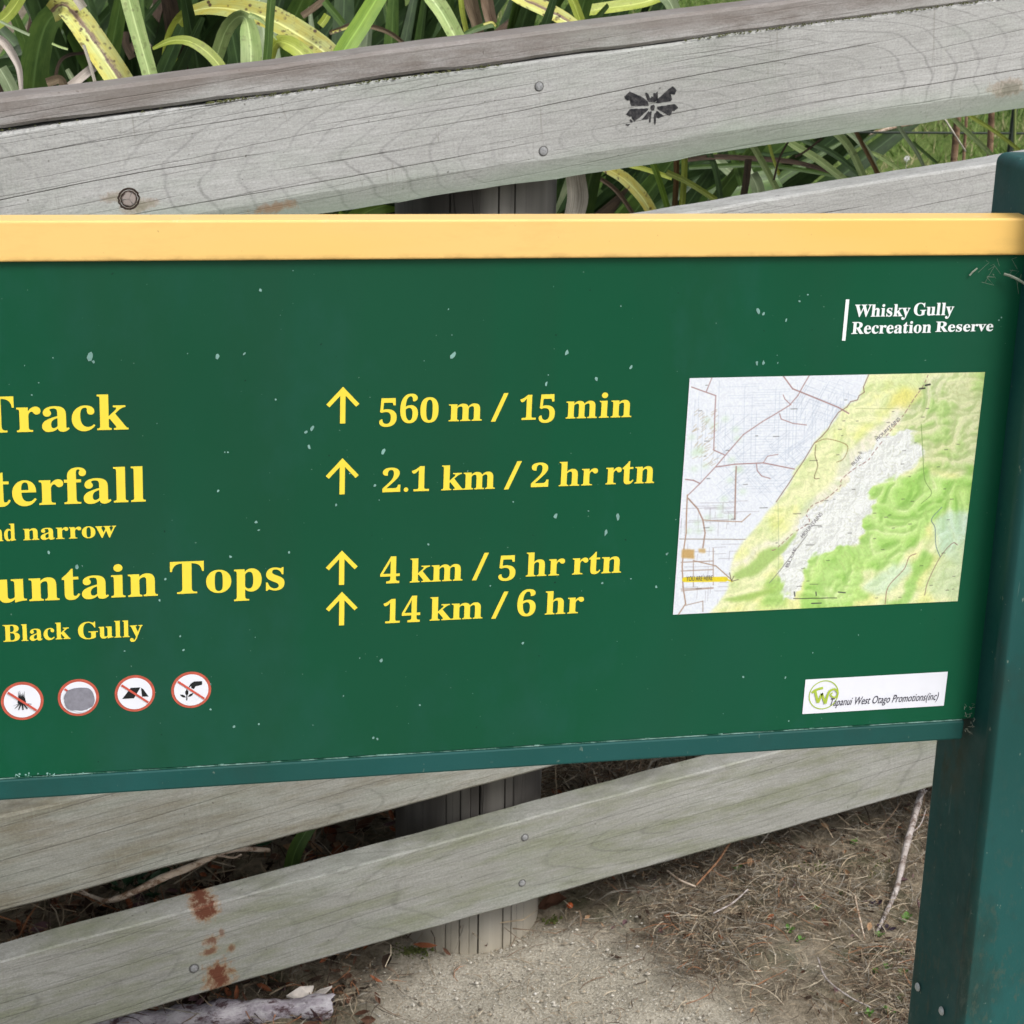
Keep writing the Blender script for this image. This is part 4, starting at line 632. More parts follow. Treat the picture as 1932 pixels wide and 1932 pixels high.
# webs and dust in the two corners against the post
wb = MB()
def sg3(x, y, d=.002): X, Z = sgn(x, y); return (X, SY - d, Z)
wb.tube([sg3(*p, .006 + .002 * i) for i, p in enumerate(((1888, 514), (1897, 516), (1908, 521), (1918, 527), (1926, 535), (1934, 546)))], .0011, 0, 5)
wb.tube([sg3(*p) for p in ((1827, 519), (1833, 512), (1842, 505))], .0007, 0, 5)
for i in range(12):
    x, y = random.uniform(1830, 1925), random.uniform(484, 530); wb.tube([sg3(x, y, .002), sg3(x + random.uniform(-14, 14), y + random.uniform(-14, 14), .005), sg3(x + random.uniform(-20, 20), y + random.uniform(-4, 24), .003)], .00012, 0, 4)
for i in range(22):
    x, y = random.uniform(1816, 1838), random.uniform(1320, 1382); k = random.uniform(2, 7); wb.tube([sg3(x, y, .002), sg3(x + random.uniform(-k, k), y + random.uniform(-k, k), .006), sg3(x + random.uniform(-k, k), y + random.uniform(-k, k), .004)], random.choice((.00012, .0002, .0003)), 0, 4)
M_WEB = plain('dusty web', (.22, .25, .20, 1), .9, .1, .2, 90)
sp(wb.build('cobweb', [M_WEB]))['kind'] = 'stuff'

def lface(x, y): return on_plane(x, y, (.7925, 0, 0), np.array([1, 0, 0]))
M_SCR = plain('bright screw head', (.45, .48, .47, 1), .35, .6, .2, 200)
for px, py in ((1733, 1862), (1778, 1907)):
    q_ = lface(px, py); m = MB(); n = 14; v = []
    for rr, hh in ((.0042, 0), (.0040, -.0012), (.0022, -.0024)): v += [(.7925 + hh - .0005, q_[1] + rr * math.cos(2 * math.pi * i / n), q_[2] + rr * math.sin(2 * math.pi * i / n)) for i in range(n)]
    m.add(v, [(k * n + i, k * n + (i + 1) % n, (k + 1) * n + (i + 1) % n, (k + 1) * n + i) for k in range(2) for i in range(n)] + [tuple(2 * n + i for i in range(n))]); sp(m.build('screw', [M_SCR]))
# ================================================================ GROUND
def axis(c, lo, hi, step, far, grow=1.18):
    a = list(np.arange(lo, hi + 1e-6, step)); s = step
    while a[-1] < far: s *= grow; a.append(a[-1] + s)
    s = step
    while a[0] > -far: s *= grow; a.insert(0, a[0] - s)
    return np.array(a)
gx_ = axis(0, -1.3, 2.3, .012, 90); gy_ = axis(0, 1.7, 4.2, .012, 90)
GX, GY = np.meshgrid(gx_, gy_)
def vn2(x, y, s, seed):           # smooth value noise at world scale
    r = np.random.default_rng(seed); T = r.random((64, 64)); x = x * s; y = y * s; xi = np.floor(x).astype(int); yi = np.floor(y).astype(int); fx = x - xi; fy = y - yi
    fx = fx * fx * (3 - 2 * fx); fy = fy * fy * (3 - 2 * fy); g = lambda i, j: T[(yi + j) % 64, (xi + i) % 64]
    return (g(0, 0) * (1 - fx) + g(1, 0) * fx) * (1 - fy) + (g(0, 1) * (1 - fx) + g(1, 1) * fx) * fy
def cover(x, y):
    """0 bare sand .. 1 litter/straw, measured along the fence (a) and across it (b)"""
    a = (x - F0[0]) * FU[0] + (y - F0[1]) * FU[1]; b = (x - F0[0]) * FN[0] + (y - F0[1]) * FN[1]
    w = .16 * (vn2(x, y, 7, 1) - .5) + .08 * (vn2(x, y, 19, 2) - .5)
    left = 1 / (1 + np.exp((a + .135 + w - .25 * (b + .1)) * 45)); right = 1 / (1 + np.exp(-(a - .30 + w + .30 * (b + .1)) * 30)); back = 1 / (1 + np.exp(-(b - .10 + w * .6) * 40))
    return np.clip(left + right + back, 0, 1), left, right, back
GZ = gz(GX, GY); cv, lf_, rt_, bk_ = cover(GX, GY)
GZ = GZ + .004 * (vn2(GX, GY, 40, 5) - .5) + .003 * (vn2(GX, GY, 85, 6) - .5) + cv * .012 * (vn2(GX, GY, 22, 8) - .3)
lawn = 1 / (1 + np.exp(-(GY - 4.0) * 3)) / (1 + np.exp(-(GX - .55 - .12 * (GY - 4)) * 5))
me = bpy.data.meshes.new('ground'); H_, W_ = GX.shape; idx = np.arange(H_ * W_).reshape(H_, W_)
me.vertices.add(H_ * W_); me.vertices.foreach_set('co', np.stack([GX.ravel(), GY.ravel(), GZ.ravel()], 1).ravel())
F = np.stack([idx[:-1, :-1].ravel(), idx[:-1, 1:].ravel(), idx[1:, 1:].ravel(), idx[1:, :-1].ravel()], 1)
me.loops.add(F.size); me.loops.foreach_set('vertex_index', F.ravel().astype(np.int32)); me.polygons.add(len(F)); me.polygons.foreach_set('loop_start', np.arange(0, F.size, 4, dtype=np.int32)); me.update(calc_edges=True)
me.polygons.foreach_set('use_smooth', np.ones(len(F), dtype=bool))
ca = me.color_attributes.new('cover', 'FLOAT_COLOR', 'POINT'); ca.data.foreach_set('color', np.stack([cv.ravel(), rt_.ravel(), lawn.ravel(), np.ones(H_ * W_)], 1).astype(np.float32).ravel())
t = NT('ground soil', .95, .1); o = t.co(); a = t.n('ShaderNodeVertexColor', layer_name='cover'); sr_ = t.n('ShaderNodeSeparateColor'); t.l(a.outputs[0], sr_.inputs[0])
sand = t.mix(t.mr(t.noise(o, 5, 5, .6), .3, .7), (.50, .46, .38, 1), (.63, .585, .495, 1)); sand = t.mix(t.mr(t.noise(o, 260, 3, .8), .35, .68), tuple(v * 1.0 for v in (.32, .29, .23)) + (1,), sand)
sand = t.mix(t.mr(t.noise(t.mp(o, loc=(3, 3, 3)), 520, 2, .8), .62, .72), sand, (.62, .58, .50, 1)); sand = t.mix(t.mr(t.noise(t.mp(o, loc=(5, 3, 3)), 26, 5, .7), .55, .75, 0, .4), sand, (.22, .185, .135, 1))
lit = t.mix(t.mr(t.noise(o, 45, 5, .75), .35, .65), (.10, .08, .055, 1), (.32, .27, .20, 1)); lit = t.mix(t.mr(t.noise(t.mp(o, loc=(1, 6, 3)), 13, 4, .7), .5, .68, 0, .7), lit, (.055, .065, .028, 1))
lit = t.mix(t.mr(t.noise(o, 300, 2, .8), .6, .75), lit, (.26, .21, .14, 1))
gw = t.mix(t.mr(t.noise(o, 14, 5, .7), .35, .65), (.065, .115, .022, 1), (.135, .175, .05, 1))
c = t.mix(sr_.outputs[0], sand, lit); c = t.mix(sr_.outputs[2], c, gw); t.base(c); t.bump(t.M('ADD', t.noise(o, 240, 4, .8), t.M('MULTIPLY', t.noise(o, 60, 4, .7), 1.6)), .8, .004)
me.materials.append(t.m); g = bpy.data.objects.new('ground', me); COL.objects.link(g); g['kind'] = 'structure'

# ================================================================ FENCE
FROT = Matrix(((FU[0] * math.cos(PIT), FN[0], -math.sin(PIT) * FU[0]), (FU[1] * math.cos(PIT), FN[1], -math.sin(PIT) * FU[1]), (math.sin(PIT), 0, math.cos(PIT)))).to_4x4()
def fmat(z0): return Matrix.Translation(Vector((F0[0], F0[1], z0))) @ FROT
fence = tag(empty('wooden_fence', (F0[0], F0[1], .09)), 'weathered grey post and rail timber fence sloping up to the right behind the green sign', 'fence')
FINV = Matrix.Translation((-F0[0], -F0[1], -.09))
def fp_(o, z0, parent=None):
    o.matrix_local = fmat(z0) if parent is None else Matrix.Identity(4)
    o.parent = parent or fence
    if parent is None: o.matrix_parent_inverse = FINV
    return o
def board(name, z0, hh, th, mat, seed, chb=.004, chd=.004, ctop=.003, wob=.0012, L0=-1.95, L1=1.95, dy=0.0):
    """board with its face at local y = 0, bottom at z = 0; chb/chd: height and depth of the lower bevel"""
    prof = [(0.0, chb), (chd, 0.0), (th - .003, 0.0), (th, .003), (th, hh - .003), (th - .003, hh), (ctop, hh), (0.0, hh - ctop)]
    n = 190; vs = []
    for i in range(n + 1):
        x = L0 + (L1 - L0) * i / n; w = [wob * (vn2(np.array(x + seed), np.array(k * .37 + seed), s, 9) - .5) * 2 for k, s in ((0, 9), (1, 30), (2, 8), (3, 30))]
        sag = .0015 * math.sin(x * 2.1 + seed)
        for k, (y, z) in enumerate(prof):
            up = 1 if k in (4, 5, 6, 7) else 0; e = w[2] + w[3] * .7 if up else w[0] + w[1] * .7
            vs.append((x, y + dy, z + e + sag))
    m = len(prof); fs = [(i * m + k, (i + 1) * m + k, (i + 1) * m + (k + 1) % m, i * m + (k + 1) % m) for i in range(n) for k in range(m)]
    fs += [tuple(range(m)), tuple(n * m + k for k in range(m))[::-1]]
    o = mk(name, vs, fs, mat); return fp_(o, z0)
GA, GB = (.335, .338, .325, 1), (.435, .438, .43, 1)
ALG = (.27, .34, .26, 1)
r1z, r2z, rAz = 1.1705, .9535, .3570
def rl(x, y, z0):          # pixel -> board-local (x, z)
    a, z = fa(x, y); return a / math.cos(PIT) + (z - z0 - a * TP) * math.sin(PIT), (z - z0 - a * TP) * math.cos(PIT)
ST1 = []
for px, py, r1, r2, am, cc in ((520, 392, .030, .007, .6, (.30, .19, .11, 1)), (262, 388, .022, .008, .45, (.17, .17, .11, 1)), (222, 372, .020, .006, .4, (.17, .17, .11, 1)), (1905, 165, .03, .012, .5, (.12, .13, .10, 1))):
    lx, lz = rl(px, py, r1z); ST1.append((lx, lz, r1, r2, cc, am))
M_R1 = wood('weathered top rail', GA, GB, -.18, .26, .055, 85, .40, .85, algae=(-.005, .045, ALG, .75), saw=.4, seed=.3, mirror=-.45, stains=ST1)
M_CAP = wood('weathered cap', (.29, .28, .27, 1), (.39, .385, .375, 1), .3, .1, .3, 90, .1, .12, seed=4.2, brown=(.17, .145, .13, 1), algae=(.030, .008, (.17, .145, .13, 1), .6))
M_R2 = wood('weathered second rail', GA, GB, -.05, .20, .12, 150, .25, 1.0, seed=8.1, saw=.2)
M_RA = wood('weathered rail greenish', (.26, .265, .235, 1), (.35, .352, .32, 1), -.1, .18, .02, 80, .3, .35, seed=12.7, saw=.2, brown=(.19, .17, .12, 1))
rx1, rz1 = fa(388, 1720); rx2, rz2 = fa(412, 1838); _bz = .1535
RUST = (.125, .040, .022, 1)
ZB = .1545
st = []
for (px, py, r1, r2, am) in ((388, 1718, .019, .019, .95), (412, 1842, .021, .024, .95), (398, 1775, .012, .008, .7), (396, 1795, .013, .006, .7), (436, 1788, .006, .007, .6), (418, 1760, .004, .007, .5)):
    lx, lz = rl(px, py, ZB); st.append((lx, lz, r1, r2, RUST, am))
M_RB = wood('weathered bottom rail', (.27, .272, .245, 1), (.36, .362, .34, 1), -.12, .22, .06, 60, .36, .3, seed=20.3, saw=.3, stains=st, mirror=-.15, brown=(.20, .215, .14, 1))
rail1 = board('rail', r1z, .1485, .045, M_R1, 1.0, chb=.027, chd=.008, wob=.0014)
cap = board('capping_board', r1z + .1512, .0325, .052, M_CAP, 2.0, ctop=.004, wob=.0012); cap['label'] = 'brown stained capping board'
rail2 = board('rail', r2z, .150, .045, M_R2, 3.0, chb=.006, chd=.005)
board('rail', .757, .148, .045, M_R2, 4.5); board('rail', .556, .148, .045, M_RA, 5.5)
railA = board('rail', rAz, .131, .045, M_RA, 6.0)
railB = board('rail', ZB, .131, .045, M_RB, 7.0, ctop=.002)
# round posts
def fence_post(a0, lean, lbl=None):
    R = .104; ns, nz = 480, 46; vs = []; cr = {}
    for _ in range(4): cr[random.randrange(ns)] = (random.uniform(.0, .6), random.uniform(.25, 1.0), random.uniform(.0008, .002))
    if lean:
        for k_, d_, z0_, z1_ in ((356, .009, 0.0, .45), (367, .010, .55, 1.0), (336, .004, 0, .9), (384, .005, 0, 1), (321, .003, .0, 1), (395, .003, .1, .8)): cr[k_] = (z0_, z1_, d_)
    for j in range(nz + 1):
        f = j / nz; z = -.35 + (1.62) * f
        for i in range(ns):
            th = 2 * math.pi * i / ns; r = R * (1 + .02 * math.sin(2 * th + 1) + .012 * math.sin(3 * th + z)) + .0003 * (vn2(np.array(th * 9), np.array(z * .8), 3, 21) - .5)
            if i in cr and cr[i][0] <= f <= cr[i][1]: r -= cr[i][2]
            vs.append((r * math.cos(th), r * math.sin(th), z))
    fs = [(j * ns + i, j * ns + (i + 1) % ns, (j + 1) * ns + (i + 1) % ns, (j + 1) * ns + i) for j in range(nz) for i in range(ns)] + [tuple(nz * ns + i for i in range(ns))]
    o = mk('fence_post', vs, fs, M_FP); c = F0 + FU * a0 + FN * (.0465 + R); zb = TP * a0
    o.matrix_local = Matrix.Translation((c[0], c[1], zb)) @ Matrix.Rotation(lean, 4, Vector(FN)); o.parent = fence; o.matrix_parent_inverse = FINV; return o
t = NT('weathered round post', .9, .15); o = t.co(); x, y, z = t.xyz(o)
vv = t.noise(t.mp(o, (38, 38, 1.6)), 1, 5, .55); big = t.noise(t.mp(o, (11, 11, 1.3), (3, 0, 1)), 1, 3, .5)
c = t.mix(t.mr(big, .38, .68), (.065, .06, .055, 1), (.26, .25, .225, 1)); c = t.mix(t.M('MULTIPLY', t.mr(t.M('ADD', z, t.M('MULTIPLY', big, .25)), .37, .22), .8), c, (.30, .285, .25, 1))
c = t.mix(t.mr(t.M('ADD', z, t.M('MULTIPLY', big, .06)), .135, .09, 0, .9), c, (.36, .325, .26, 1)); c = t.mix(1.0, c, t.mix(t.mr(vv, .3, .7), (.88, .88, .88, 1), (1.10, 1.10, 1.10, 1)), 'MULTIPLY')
ck = t.mr(t.M('ABSOLUTE', t.M('SUBTRACT', t.noise(t.mp(o, (22, 22, .7), (1, 1, 1)), 1, 2), .5)), .004, .001, 0, .6); c = t.mix(ck, c, (.01, .009, .008, 1))
t.base(c); t.bump(t.M('SUBTRACT', vv, t.M('MULTIPLY', ck, 2)), .5, .002); M_FP = t.m
_an, _ = fa(911, 380, .1); _ab, _ = fa(893, 1600, .1)
_at, _ = fa(911, 380, .15); _ab, _ = fa(893, 1600, .15)
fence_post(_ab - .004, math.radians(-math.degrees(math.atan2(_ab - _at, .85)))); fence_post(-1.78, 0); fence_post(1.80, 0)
# nails, knot, painted mark: sub-parts of their rails
M_NAIL = plain('weathered nail head', (.26, .265, .27, 1), .7, .3, .25, 400); M_NRIM = plain('nail recess', (.12, .12, .115, 1), .9, .1, .2, 200)
def nail(rail, x, y, z0, r=.0050, dark=1.25):
    lx, lz = rl(x, y, z0); m = MB(); n = 16
    ring = lambda rr, yy: [(lx + rr * math.cos(2 * math.pi * i / n), yy, lz + rr * math.sin(2 * math.pi * i / n)) for i in range(n)]
    v = ring(r * dark, -.0002) + ring(r, -.0003) + ring(r * .95, -.0012) + ring(r * .5, -.0017); m.add(v, [(i, (i + 1) % n, n + (i + 1) % n, n + i) for i in range(n)], 1)
    m.add(v, [(k * n + i, k * n + (i + 1) % n, (k + 1) * n + (i + 1) % n, (k + 1) * n + i) for k in (1, 2) for i in range(n)] + [tuple(3 * n + i for i in range(n))], 0)
    o = m.build('nail', [M_NAIL, M_NRIM]); fp_(o, 0, rail); return o
nail(rail1, 1017, 163, r1z); nail(rail1, 1025, 285, r1z, .0052); nail(railB, 990, 1580, ZB, .0042, 1.4); nail(railB, 985, 1666, ZB, .0042, 1.4); nail(railB, 366, 1827, ZB, .0048, 1.5)
# knot
t = NT('knot wood', .85, .2); o = t.co(); lx, lz = rl(243, 375, r1z); cxyz = t.mp(o, loc=(-lx, 0, -lz)); xx_, yy_, zz_ = t.xyz(cxyz)
d = t.M('SQRT', t.M('ADD', t.M('MULTIPLY', xx_, xx_), t.M('MULTIPLY', zz_, zz_))); d = t.M('ADD', d, t.M('MULTIPLY', t.M('SUBTRACT', t.noise(o, 160, 3), .5), .004))
c = t.mix(t.mr(d, .0066, .0084), (.30, .26, .24, 1), (.035, .023, .018, 1)); c = t.mix(t.mr(d, .0126, .0137), c, (.18, .19, .15, 1))
t.base(c); t.bump(t.noise(o, 400, 3), .5, .001); M_KN = t.m
m = MB(); n = 28; v = []
for rr, yy in ((.0135, .0003), (.0118, -.0006), (.0100, .0002), (.0088, -.0010), (.0005, -.0016)): v += [(lx + rr * (1 + .06 * math.sin(3 * k + 1)) * math.cos(2 * math.pi * k / n), yy, lz + rr * math.sin(2 * math.pi * k / n)) for k in range(n)]
m.add(v, [(j * n + i, j * n + (i + 1) % n, (j + 1) * n + (i + 1) % n, (j + 1) * n + i) for j in range(4) for i in range(n)])
for k_ in range(3):
    a_ = math.radians(60 + 120 * k_); m.add([(lx, -.0018, lz), (lx + .0085 * math.cos(a_ - .06), -.0013, lz + .0085 * math.sin(a_ - .06)), (lx + .0085 * math.cos(a_ + .06), -.0013, lz + .0085 * math.sin(a_ + .06))], [(0, 1, 2)], 1)
fp_(m.build('knot', [M_KN, M_NRIM]), 0, rail1)
# black painted butterfly-like mark
_t = NT('worn black paint', .7, .2); _o = _t.co(); _t.base(_t.mix(_t.mr(_t.noise(_o, 130, 4, .7), .42, .62), (.014, .015, .018, 1), (.06, .058, .06, 1))); M_BP = _t.m
bfc = lambda x, y: (x / 10 + 1135, y / 10 + 135.2)
BF = [[(425, 470), (530, 370), (640, 420), (800, 500), (840, 540), (870, 560), (890, 640), (560, 648), (540, 600), (570, 545), (480, 545), (440, 510)],
      [(820, 400), (855, 398), (885, 430), (900, 500), (915, 505), (945, 460), (975, 480), (985, 500), (990, 420), (975, 400), (1010, 405), (1060, 375), (1030, 430), (1030, 510), (1060, 520), (1010, 575), (930, 575), (890, 570), (860, 540), (870, 480)],
      [(1050, 520), (1150, 430), (1270, 320), (1340, 272), (1385, 310), (1415, 350), (1375, 435), (1330, 430), (1275, 405), (1300, 470), (1330, 520), (1305, 560), (1060, 598), (1020, 590)],
      [(530, 705), (880, 690), (870, 730), (620, 945), (570, 880), (560, 840), (530, 850), (455, 805)], [(750, 905), (890, 740), (905, 780), (880, 880), (860, 900)], [(890, 780), (930, 740), (945, 760), (935, 850), (920, 960), (895, 955)],
      [(925, 640), (990, 620), (1005, 660), (990, 730), (940, 735), (915, 690)], [(990, 800), (1020, 770), (1025, 960), (1005, 1010), (985, 960)], [(1030, 740), (1065, 745), (1180, 840), (1070, 880), (1030, 860), (1020, 800)],
      [(1045, 660), (1330, 615), (1380, 610), (1440, 670), (1440, 690), (1370, 745), (1330, 740), (1320, 790), (1280, 830), (1100, 735), (1050, 700)],
      [(525, 910), (550, 895), (590, 940), (570, 965), (540, 950)], [(450, 990), (500, 985), (540, 990), (500, 1025), (455, 1010)], [(1085, 300), (1110, 298), (1108, 320), (1090, 322)]]
bm = bmesh.new()
for p in BF:
    q = []
    for i in range(len(p)):
        (x1, y1), (x2, y2) = p[i], p[(i + 1) % len(p)]; L = math.hypot(x2 - x1, y2 - y1); k = max(1, int(L / 40))
        for j in range(k): q.append((x1 + (x2 - x1) * j / k + (random.uniform(-6, 6) if j else 0), y1 + (y2 - y1) * j / k + (random.uniform(-6, 6) if j else 0)))
    vs = []
    for x, y in q:
        lx, lz = rl(*bfc(x, y), r1z); vs.append(bm.verts.new((lx, -.0004, lz)))
    bm.faces.new(vs)
bmesh.ops.triangulate(bm, faces=bm.faces[:]); bm.normal_update()
for f in bm.faces:
    if f.normal.y > 0: f.normal_flip()
fp_(bmo('painted_mark', bm, M_BP), 0, rail1)['label'] = 'black butterfly shaped painted mark'
# moss in the joint under the cap
mo = MB()
for a, b, dn in ((-.33, -.28, 70), (-.28, -.1, 60), (-.05, .02, 40), (-.15, .05, 60), (.28, .80, 260), (-.6, -.3, 20)):
    for _ in range(dn):
        x = random.uniform(a, b); s = random.uniform(.0006, .0014); z = .1502 + random.uniform(-.0010, .0014)
        mo.add([(x - s * 1.6, -.0006, z), (x, -.002, z - s * .5), (x + s * 1.6, -.0006, z), (x, -.001, z + s)], [(0, 1, 3), (1, 2, 3)])
M_MOSS = plain('joint moss', (.075, .08, .035, 1), .95, .1, .4, 200)
mo_ = fp_(mo.build('joint_moss', [M_MOSS]), 0, rail1); mo_['kind'] = 'stuff'

# ================================================================ FLAX AND OTHER STRAP LEAVES
def leafmat(name, ca, cb, spot=0.0, brown=0.0, edge=None, rough=.42, dead=False, spotc=(.05, .02, .01, 1), tip=None):
    t = NT(name, rough, .35); uv = t.n('ShaderNodeUVMap').outputs[0]; u, v, _ = t.xyz(uv); o = t.co()
    big = t.noise(t.mp(uv, (2.5, 5, 1)), 1, 3, .6); c = t.mix(t.mr(big, .35, .65), ca, cb)
    oi = t.n('ShaderNodeObjectInfo').outputs['Random']; c = t.mix(1.0, c, t.mix(oi, (.78, .80, .72, 1), (1.18, 1.14, 1.15, 1)), 'MULTIPLY')
    ve = t.noise(t.mp(uv, (46, 1.3, 1)), 1, 3, .6); c = t.mix(1.0, c, t.mix(t.mr(ve, .3, .7), (.70, .73, .68, 1) if not dead else (.45, .42, .40, 1), (1.15, 1.13, 1.1, 1) if not dead else (1.35, 1.3, 1.25, 1)), 'MULTIPLY')
    mid = t.mr(t.M('ABSOLUTE', t.M('SUBTRACT', u, .5)), .055, .015, 0, .45)
    if not dead: c = t.mix(mid, c, tuple(min(1, q * 1.9 + .03) for q in cb[:3]) + (1,))
    if edge: c = t.mix(t.mr(t.M('ABSOLUTE', t.M('SUBTRACT', u, .5)), .44, .49, 0, .7), c, edge)
    if brown:
        b = t.M('ADD', t.M('MULTIPLY', t.M('SUBTRACT', t.noise(t.mp(uv, (5, 7, 1), (3, 1, 0)), 1, 4, .7), .5), .5), t.M('ABSOLUTE', t.M('SUBTRACT', u, .42)))
        c = t.mix(t.mr(b, .12, .04, 0, brown), c, t.mix(t.mr(ve, .4, .6), (.10, .055, .035, 1), (.30, .20, .14, 1)))
    if spot:
        vo = t.n('ShaderNodeTexVoronoi'); t.l(t.mp(o, (120, 120, 120)), vo.inputs['Vector']); vo.inputs['Randomness'].default_value = 1; vo.inputs['Scale'].default_value = 1
        s = t.M('MULTIPLY', t.mr(vo.outputs['Distance'], .34, .22), t.mr(t.noise(o, 38, 2), .46, .58)); c = t.mix(t.M('MULTIPLY', s, spot), c, spotc)
        s = t.M('MULTIPLY', t.mr(t.noise(o, 110, 3), .63, .68), .8); c = t.mix(t.M('MULTIPLY', s, spot), c, spotc)
    t.base(c); t.p.inputs['Subsurface Weight'].default_value = 0.0; t.bump(ve, .25, .0012); return t.m
LM = dict(
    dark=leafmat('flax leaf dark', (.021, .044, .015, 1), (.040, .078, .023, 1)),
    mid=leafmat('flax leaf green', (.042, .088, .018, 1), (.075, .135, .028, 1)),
    bright=leafmat('flax leaf bright', (.12, .22, .02, 1), (.17, .28, .03, 1)),
    pale=leafmat('flax leaf pale', (.24, .34, .12, 1), (.34, .43, .18, 1), spot=.35),
    grey=leafmat('flax leaf glaucous', (.17, .23, .13, 1), (.29, .35, .22, 1)),
    yspot=leafmat('flax leaf yellowing', (.47, .40, .07, 1), (.45, .48, .18, 1), spot=.95, edge=(.38, .44, .14, 1)),
    ybrown=leafmat('flax leaf yellow and brown', (.48, .44, .09, 1), (.44, .50, .19, 1), spot=.9, brown=.95),
    ygreen=leafmat('flax leaf yellow green', (.24, .30, .03, 1), (.33, .38, .08, 1), spot=.25),
    brown=leafmat('dead leaf brown', (.115, .083, .055, 1), (.20, .155, .11, 1), dead=True, rough=.8),
    white=leafmat('dead leaf bleached', (.46, .43, .40, 1), (.60, .57, .54, 1), dead=True, rough=.8),
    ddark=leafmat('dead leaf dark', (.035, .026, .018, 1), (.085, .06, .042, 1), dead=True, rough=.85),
    stem=leafmat('reddish stem', (.11, .055, .02, 1), (.17, .10, .035, 1), rough=.5))
def strap(pts, w, mat, parent, fold=.22, face=None, seg=14, name='leaf', curl=0.0, nx=2, twist=0.0, tip=.0):
    """strap leaf through 3-D points, w = full width (or list); face = direction the blade faces"""
    P = catmull(pts, seg); n = len(P); vs = []; uv = []
    wv = np.interp(np.linspace(0, 1, n), np.linspace(0, 1, len(w)), w) if not np.isscalar(w) else np.full(n, w)
    if tip: wv = wv * np.clip((1 - np.linspace(0, 1, n)) / tip, .04, 1) ** .7
    face = np.array(face if face is not None else (0, -1, .25), float); L = 0
    prev = None; cols = 2 * nx + 1
    for i in range(n):
        t = nrm(P[min(i + 1, n - 1)] - P[max(i - 1, 0)]); s = np.cross(t, face); ln = np.linalg.norm(s)
        s = s / ln if ln > .15 else (prev if prev is not None else nrm(np.cross(t, (1, .3, .2))))
        if prev is not None:
            if s @ prev < 0: s = -s
            s = nrm(s * .6 + prev * .4)
        prev = s; nn = nrm(np.cross(s, t)); 
        if nn @ face < 0: nn = -nn
        if twist:
            a = twist * i / n; s2 = s * math.cos(a) + nn * math.sin(a); nn = nn * math.cos(a) - s * math.sin(a); s = s2
        if i: L += np.linalg.norm(P[i] - P[i - 1])
        for k in range(cols):
            q = (k - nx) / nx; vs.append(P[i] + s * q * wv[i] / 2 - nn * (fold * (1 - abs(q)) * wv[i] / 2 - curl * abs(q) ** 2 * wv[i])); uv.append((k / (cols - 1), L * 6))
    fs = [(i * cols + k, i * cols + k + 1, (i + 1) * cols + k + 1, (i + 1) * cols + k) for i in range(n - 1) for k in range(cols - 1)]
    o = mk(name, vs, fs, LM[mat], None, uvs=uv, smooth=True)
    o.parent = parent; o.matrix_parent_inverse = Matrix.Translation(-Vector(parent.location)); return o
def bpt(x, y, off): return fnc(x, y, off)
def kleaf(pl, pts, w, mat, off=.35, off2=None, **kw):
    """key leaf: traced points in the fence's parallel plane 'off' metres behind its face"""
    off2 = off if off2 is None else off2; n = len(pts); P = [bpt(x, y, off + (off2 - off) * i / (n - 1)) for i, (x, y) in enumerate(pts)]
    sc = np.linalg.norm(P[0] - EYE) / FOC; w = w * sc if np.isscalar(w) else [q * sc for q in w]; return strap(P, w, mat, pl, **kw)
def plant(name, x, y, label, cat='plant', group=None):
    return tag(empty(name, (x, y, float(gz(x, y)))), label, cat, group)
fxa = plant('flax_plant', -.28, 3.05, 'flax clump behind the fence at left with a folded yellow and brown leaf', 'plant', 'flax clumps behind the fence')
fxb = plant('flax_plant', .42, 3.12, 'flax clump behind the fence middle with a broad yellow spotted leaf arching over', 'plant', 'flax clumps behind the fence')
fxc = plant('flax_plant', 1.12, 3.35, 'sparser pale flax clump seen between rails right of the fence post', 'plant', 'flax clumps behind the fence')
fxd = plant('flax_plant', .05, 3.75, 'dark green flax clump deepest behind the others at the top of the frame', 'plant', 'flax clumps behind the fence')
K = kleaf
K(fxa, [(50, 420), (52, 300), (58, 200), (66, 120), (84, 50), (112, 18)], [70, 66, 60, 52, 44, 38], 'mid', .42, .36, face=(-.3, -1, 0))
K(fxa, [(96, 26), (118, 10), (142, 28), (180, 82), (225, 150), (285, 250)], [34, 44, 50, 52, 52, 46], 'ybrown', .33, .22, fold=.25, face=(.3, -1, .5), nx=3, seg=18)
K(fxa, [(214, -80), (236, -30), (252, 30), (270, 95), (285, 150), (300, 230)], [30, 32, 31, 29, 28, 26], 'pale', .24, .2, face=(.1, -1, .3), fold=.3, nx=3)
K(fxa, [(-8, 46), (18, 24), (40, -10), (60, -60)], 22, 'ygreen', .28, fold=.2)
K(fxa, [(-20, 62), (5, 78), (22, 100), (36, 130), (40, 170)], [10, 15, 15, 12, 8], 'white', .2, fold=.5, face=(-.4, -1, .3))
K(fxa, [(0, 130), (12, 150), (26, 180)], 26, 'grey', .3); K(fxa, [(0, 40), (25, 52), (56, 66)], 5, 'grey', .2)
K(fxa, [(104, 175), (104, 150), (112, 118), (130, 104), (160, 100)], 6, 'ddark', .3); K(fxa, [(158, 85), (168, 115), (180, 158)], 6, 'white', .18)
K(fxa, [(130, 165), (160, 140), (195, 112)], 16, 'white', .26, fold=.6); K(fxa, [(88, 156), (112, 150), (122, 165)], 16, 'brown', .22, fold=.5)
K(fxa, [(98, 82), (112, 88), (128, 93)], 4, 'pale', .22); K(fxa, [(236, 60), (238, 85), (250, 110)], 14, 'ddark', .4); K(fxa, [(246, 95), (258, 75), (262, 40)], 14, 'ddark', .45)
K(fxa, [(138, -14), (150, 4), (158, 16)], 16, 'white', .28, fold=.5); K(fxa, [(52, 0), (58, 14), (64, 40)], 10, 'white', .5)
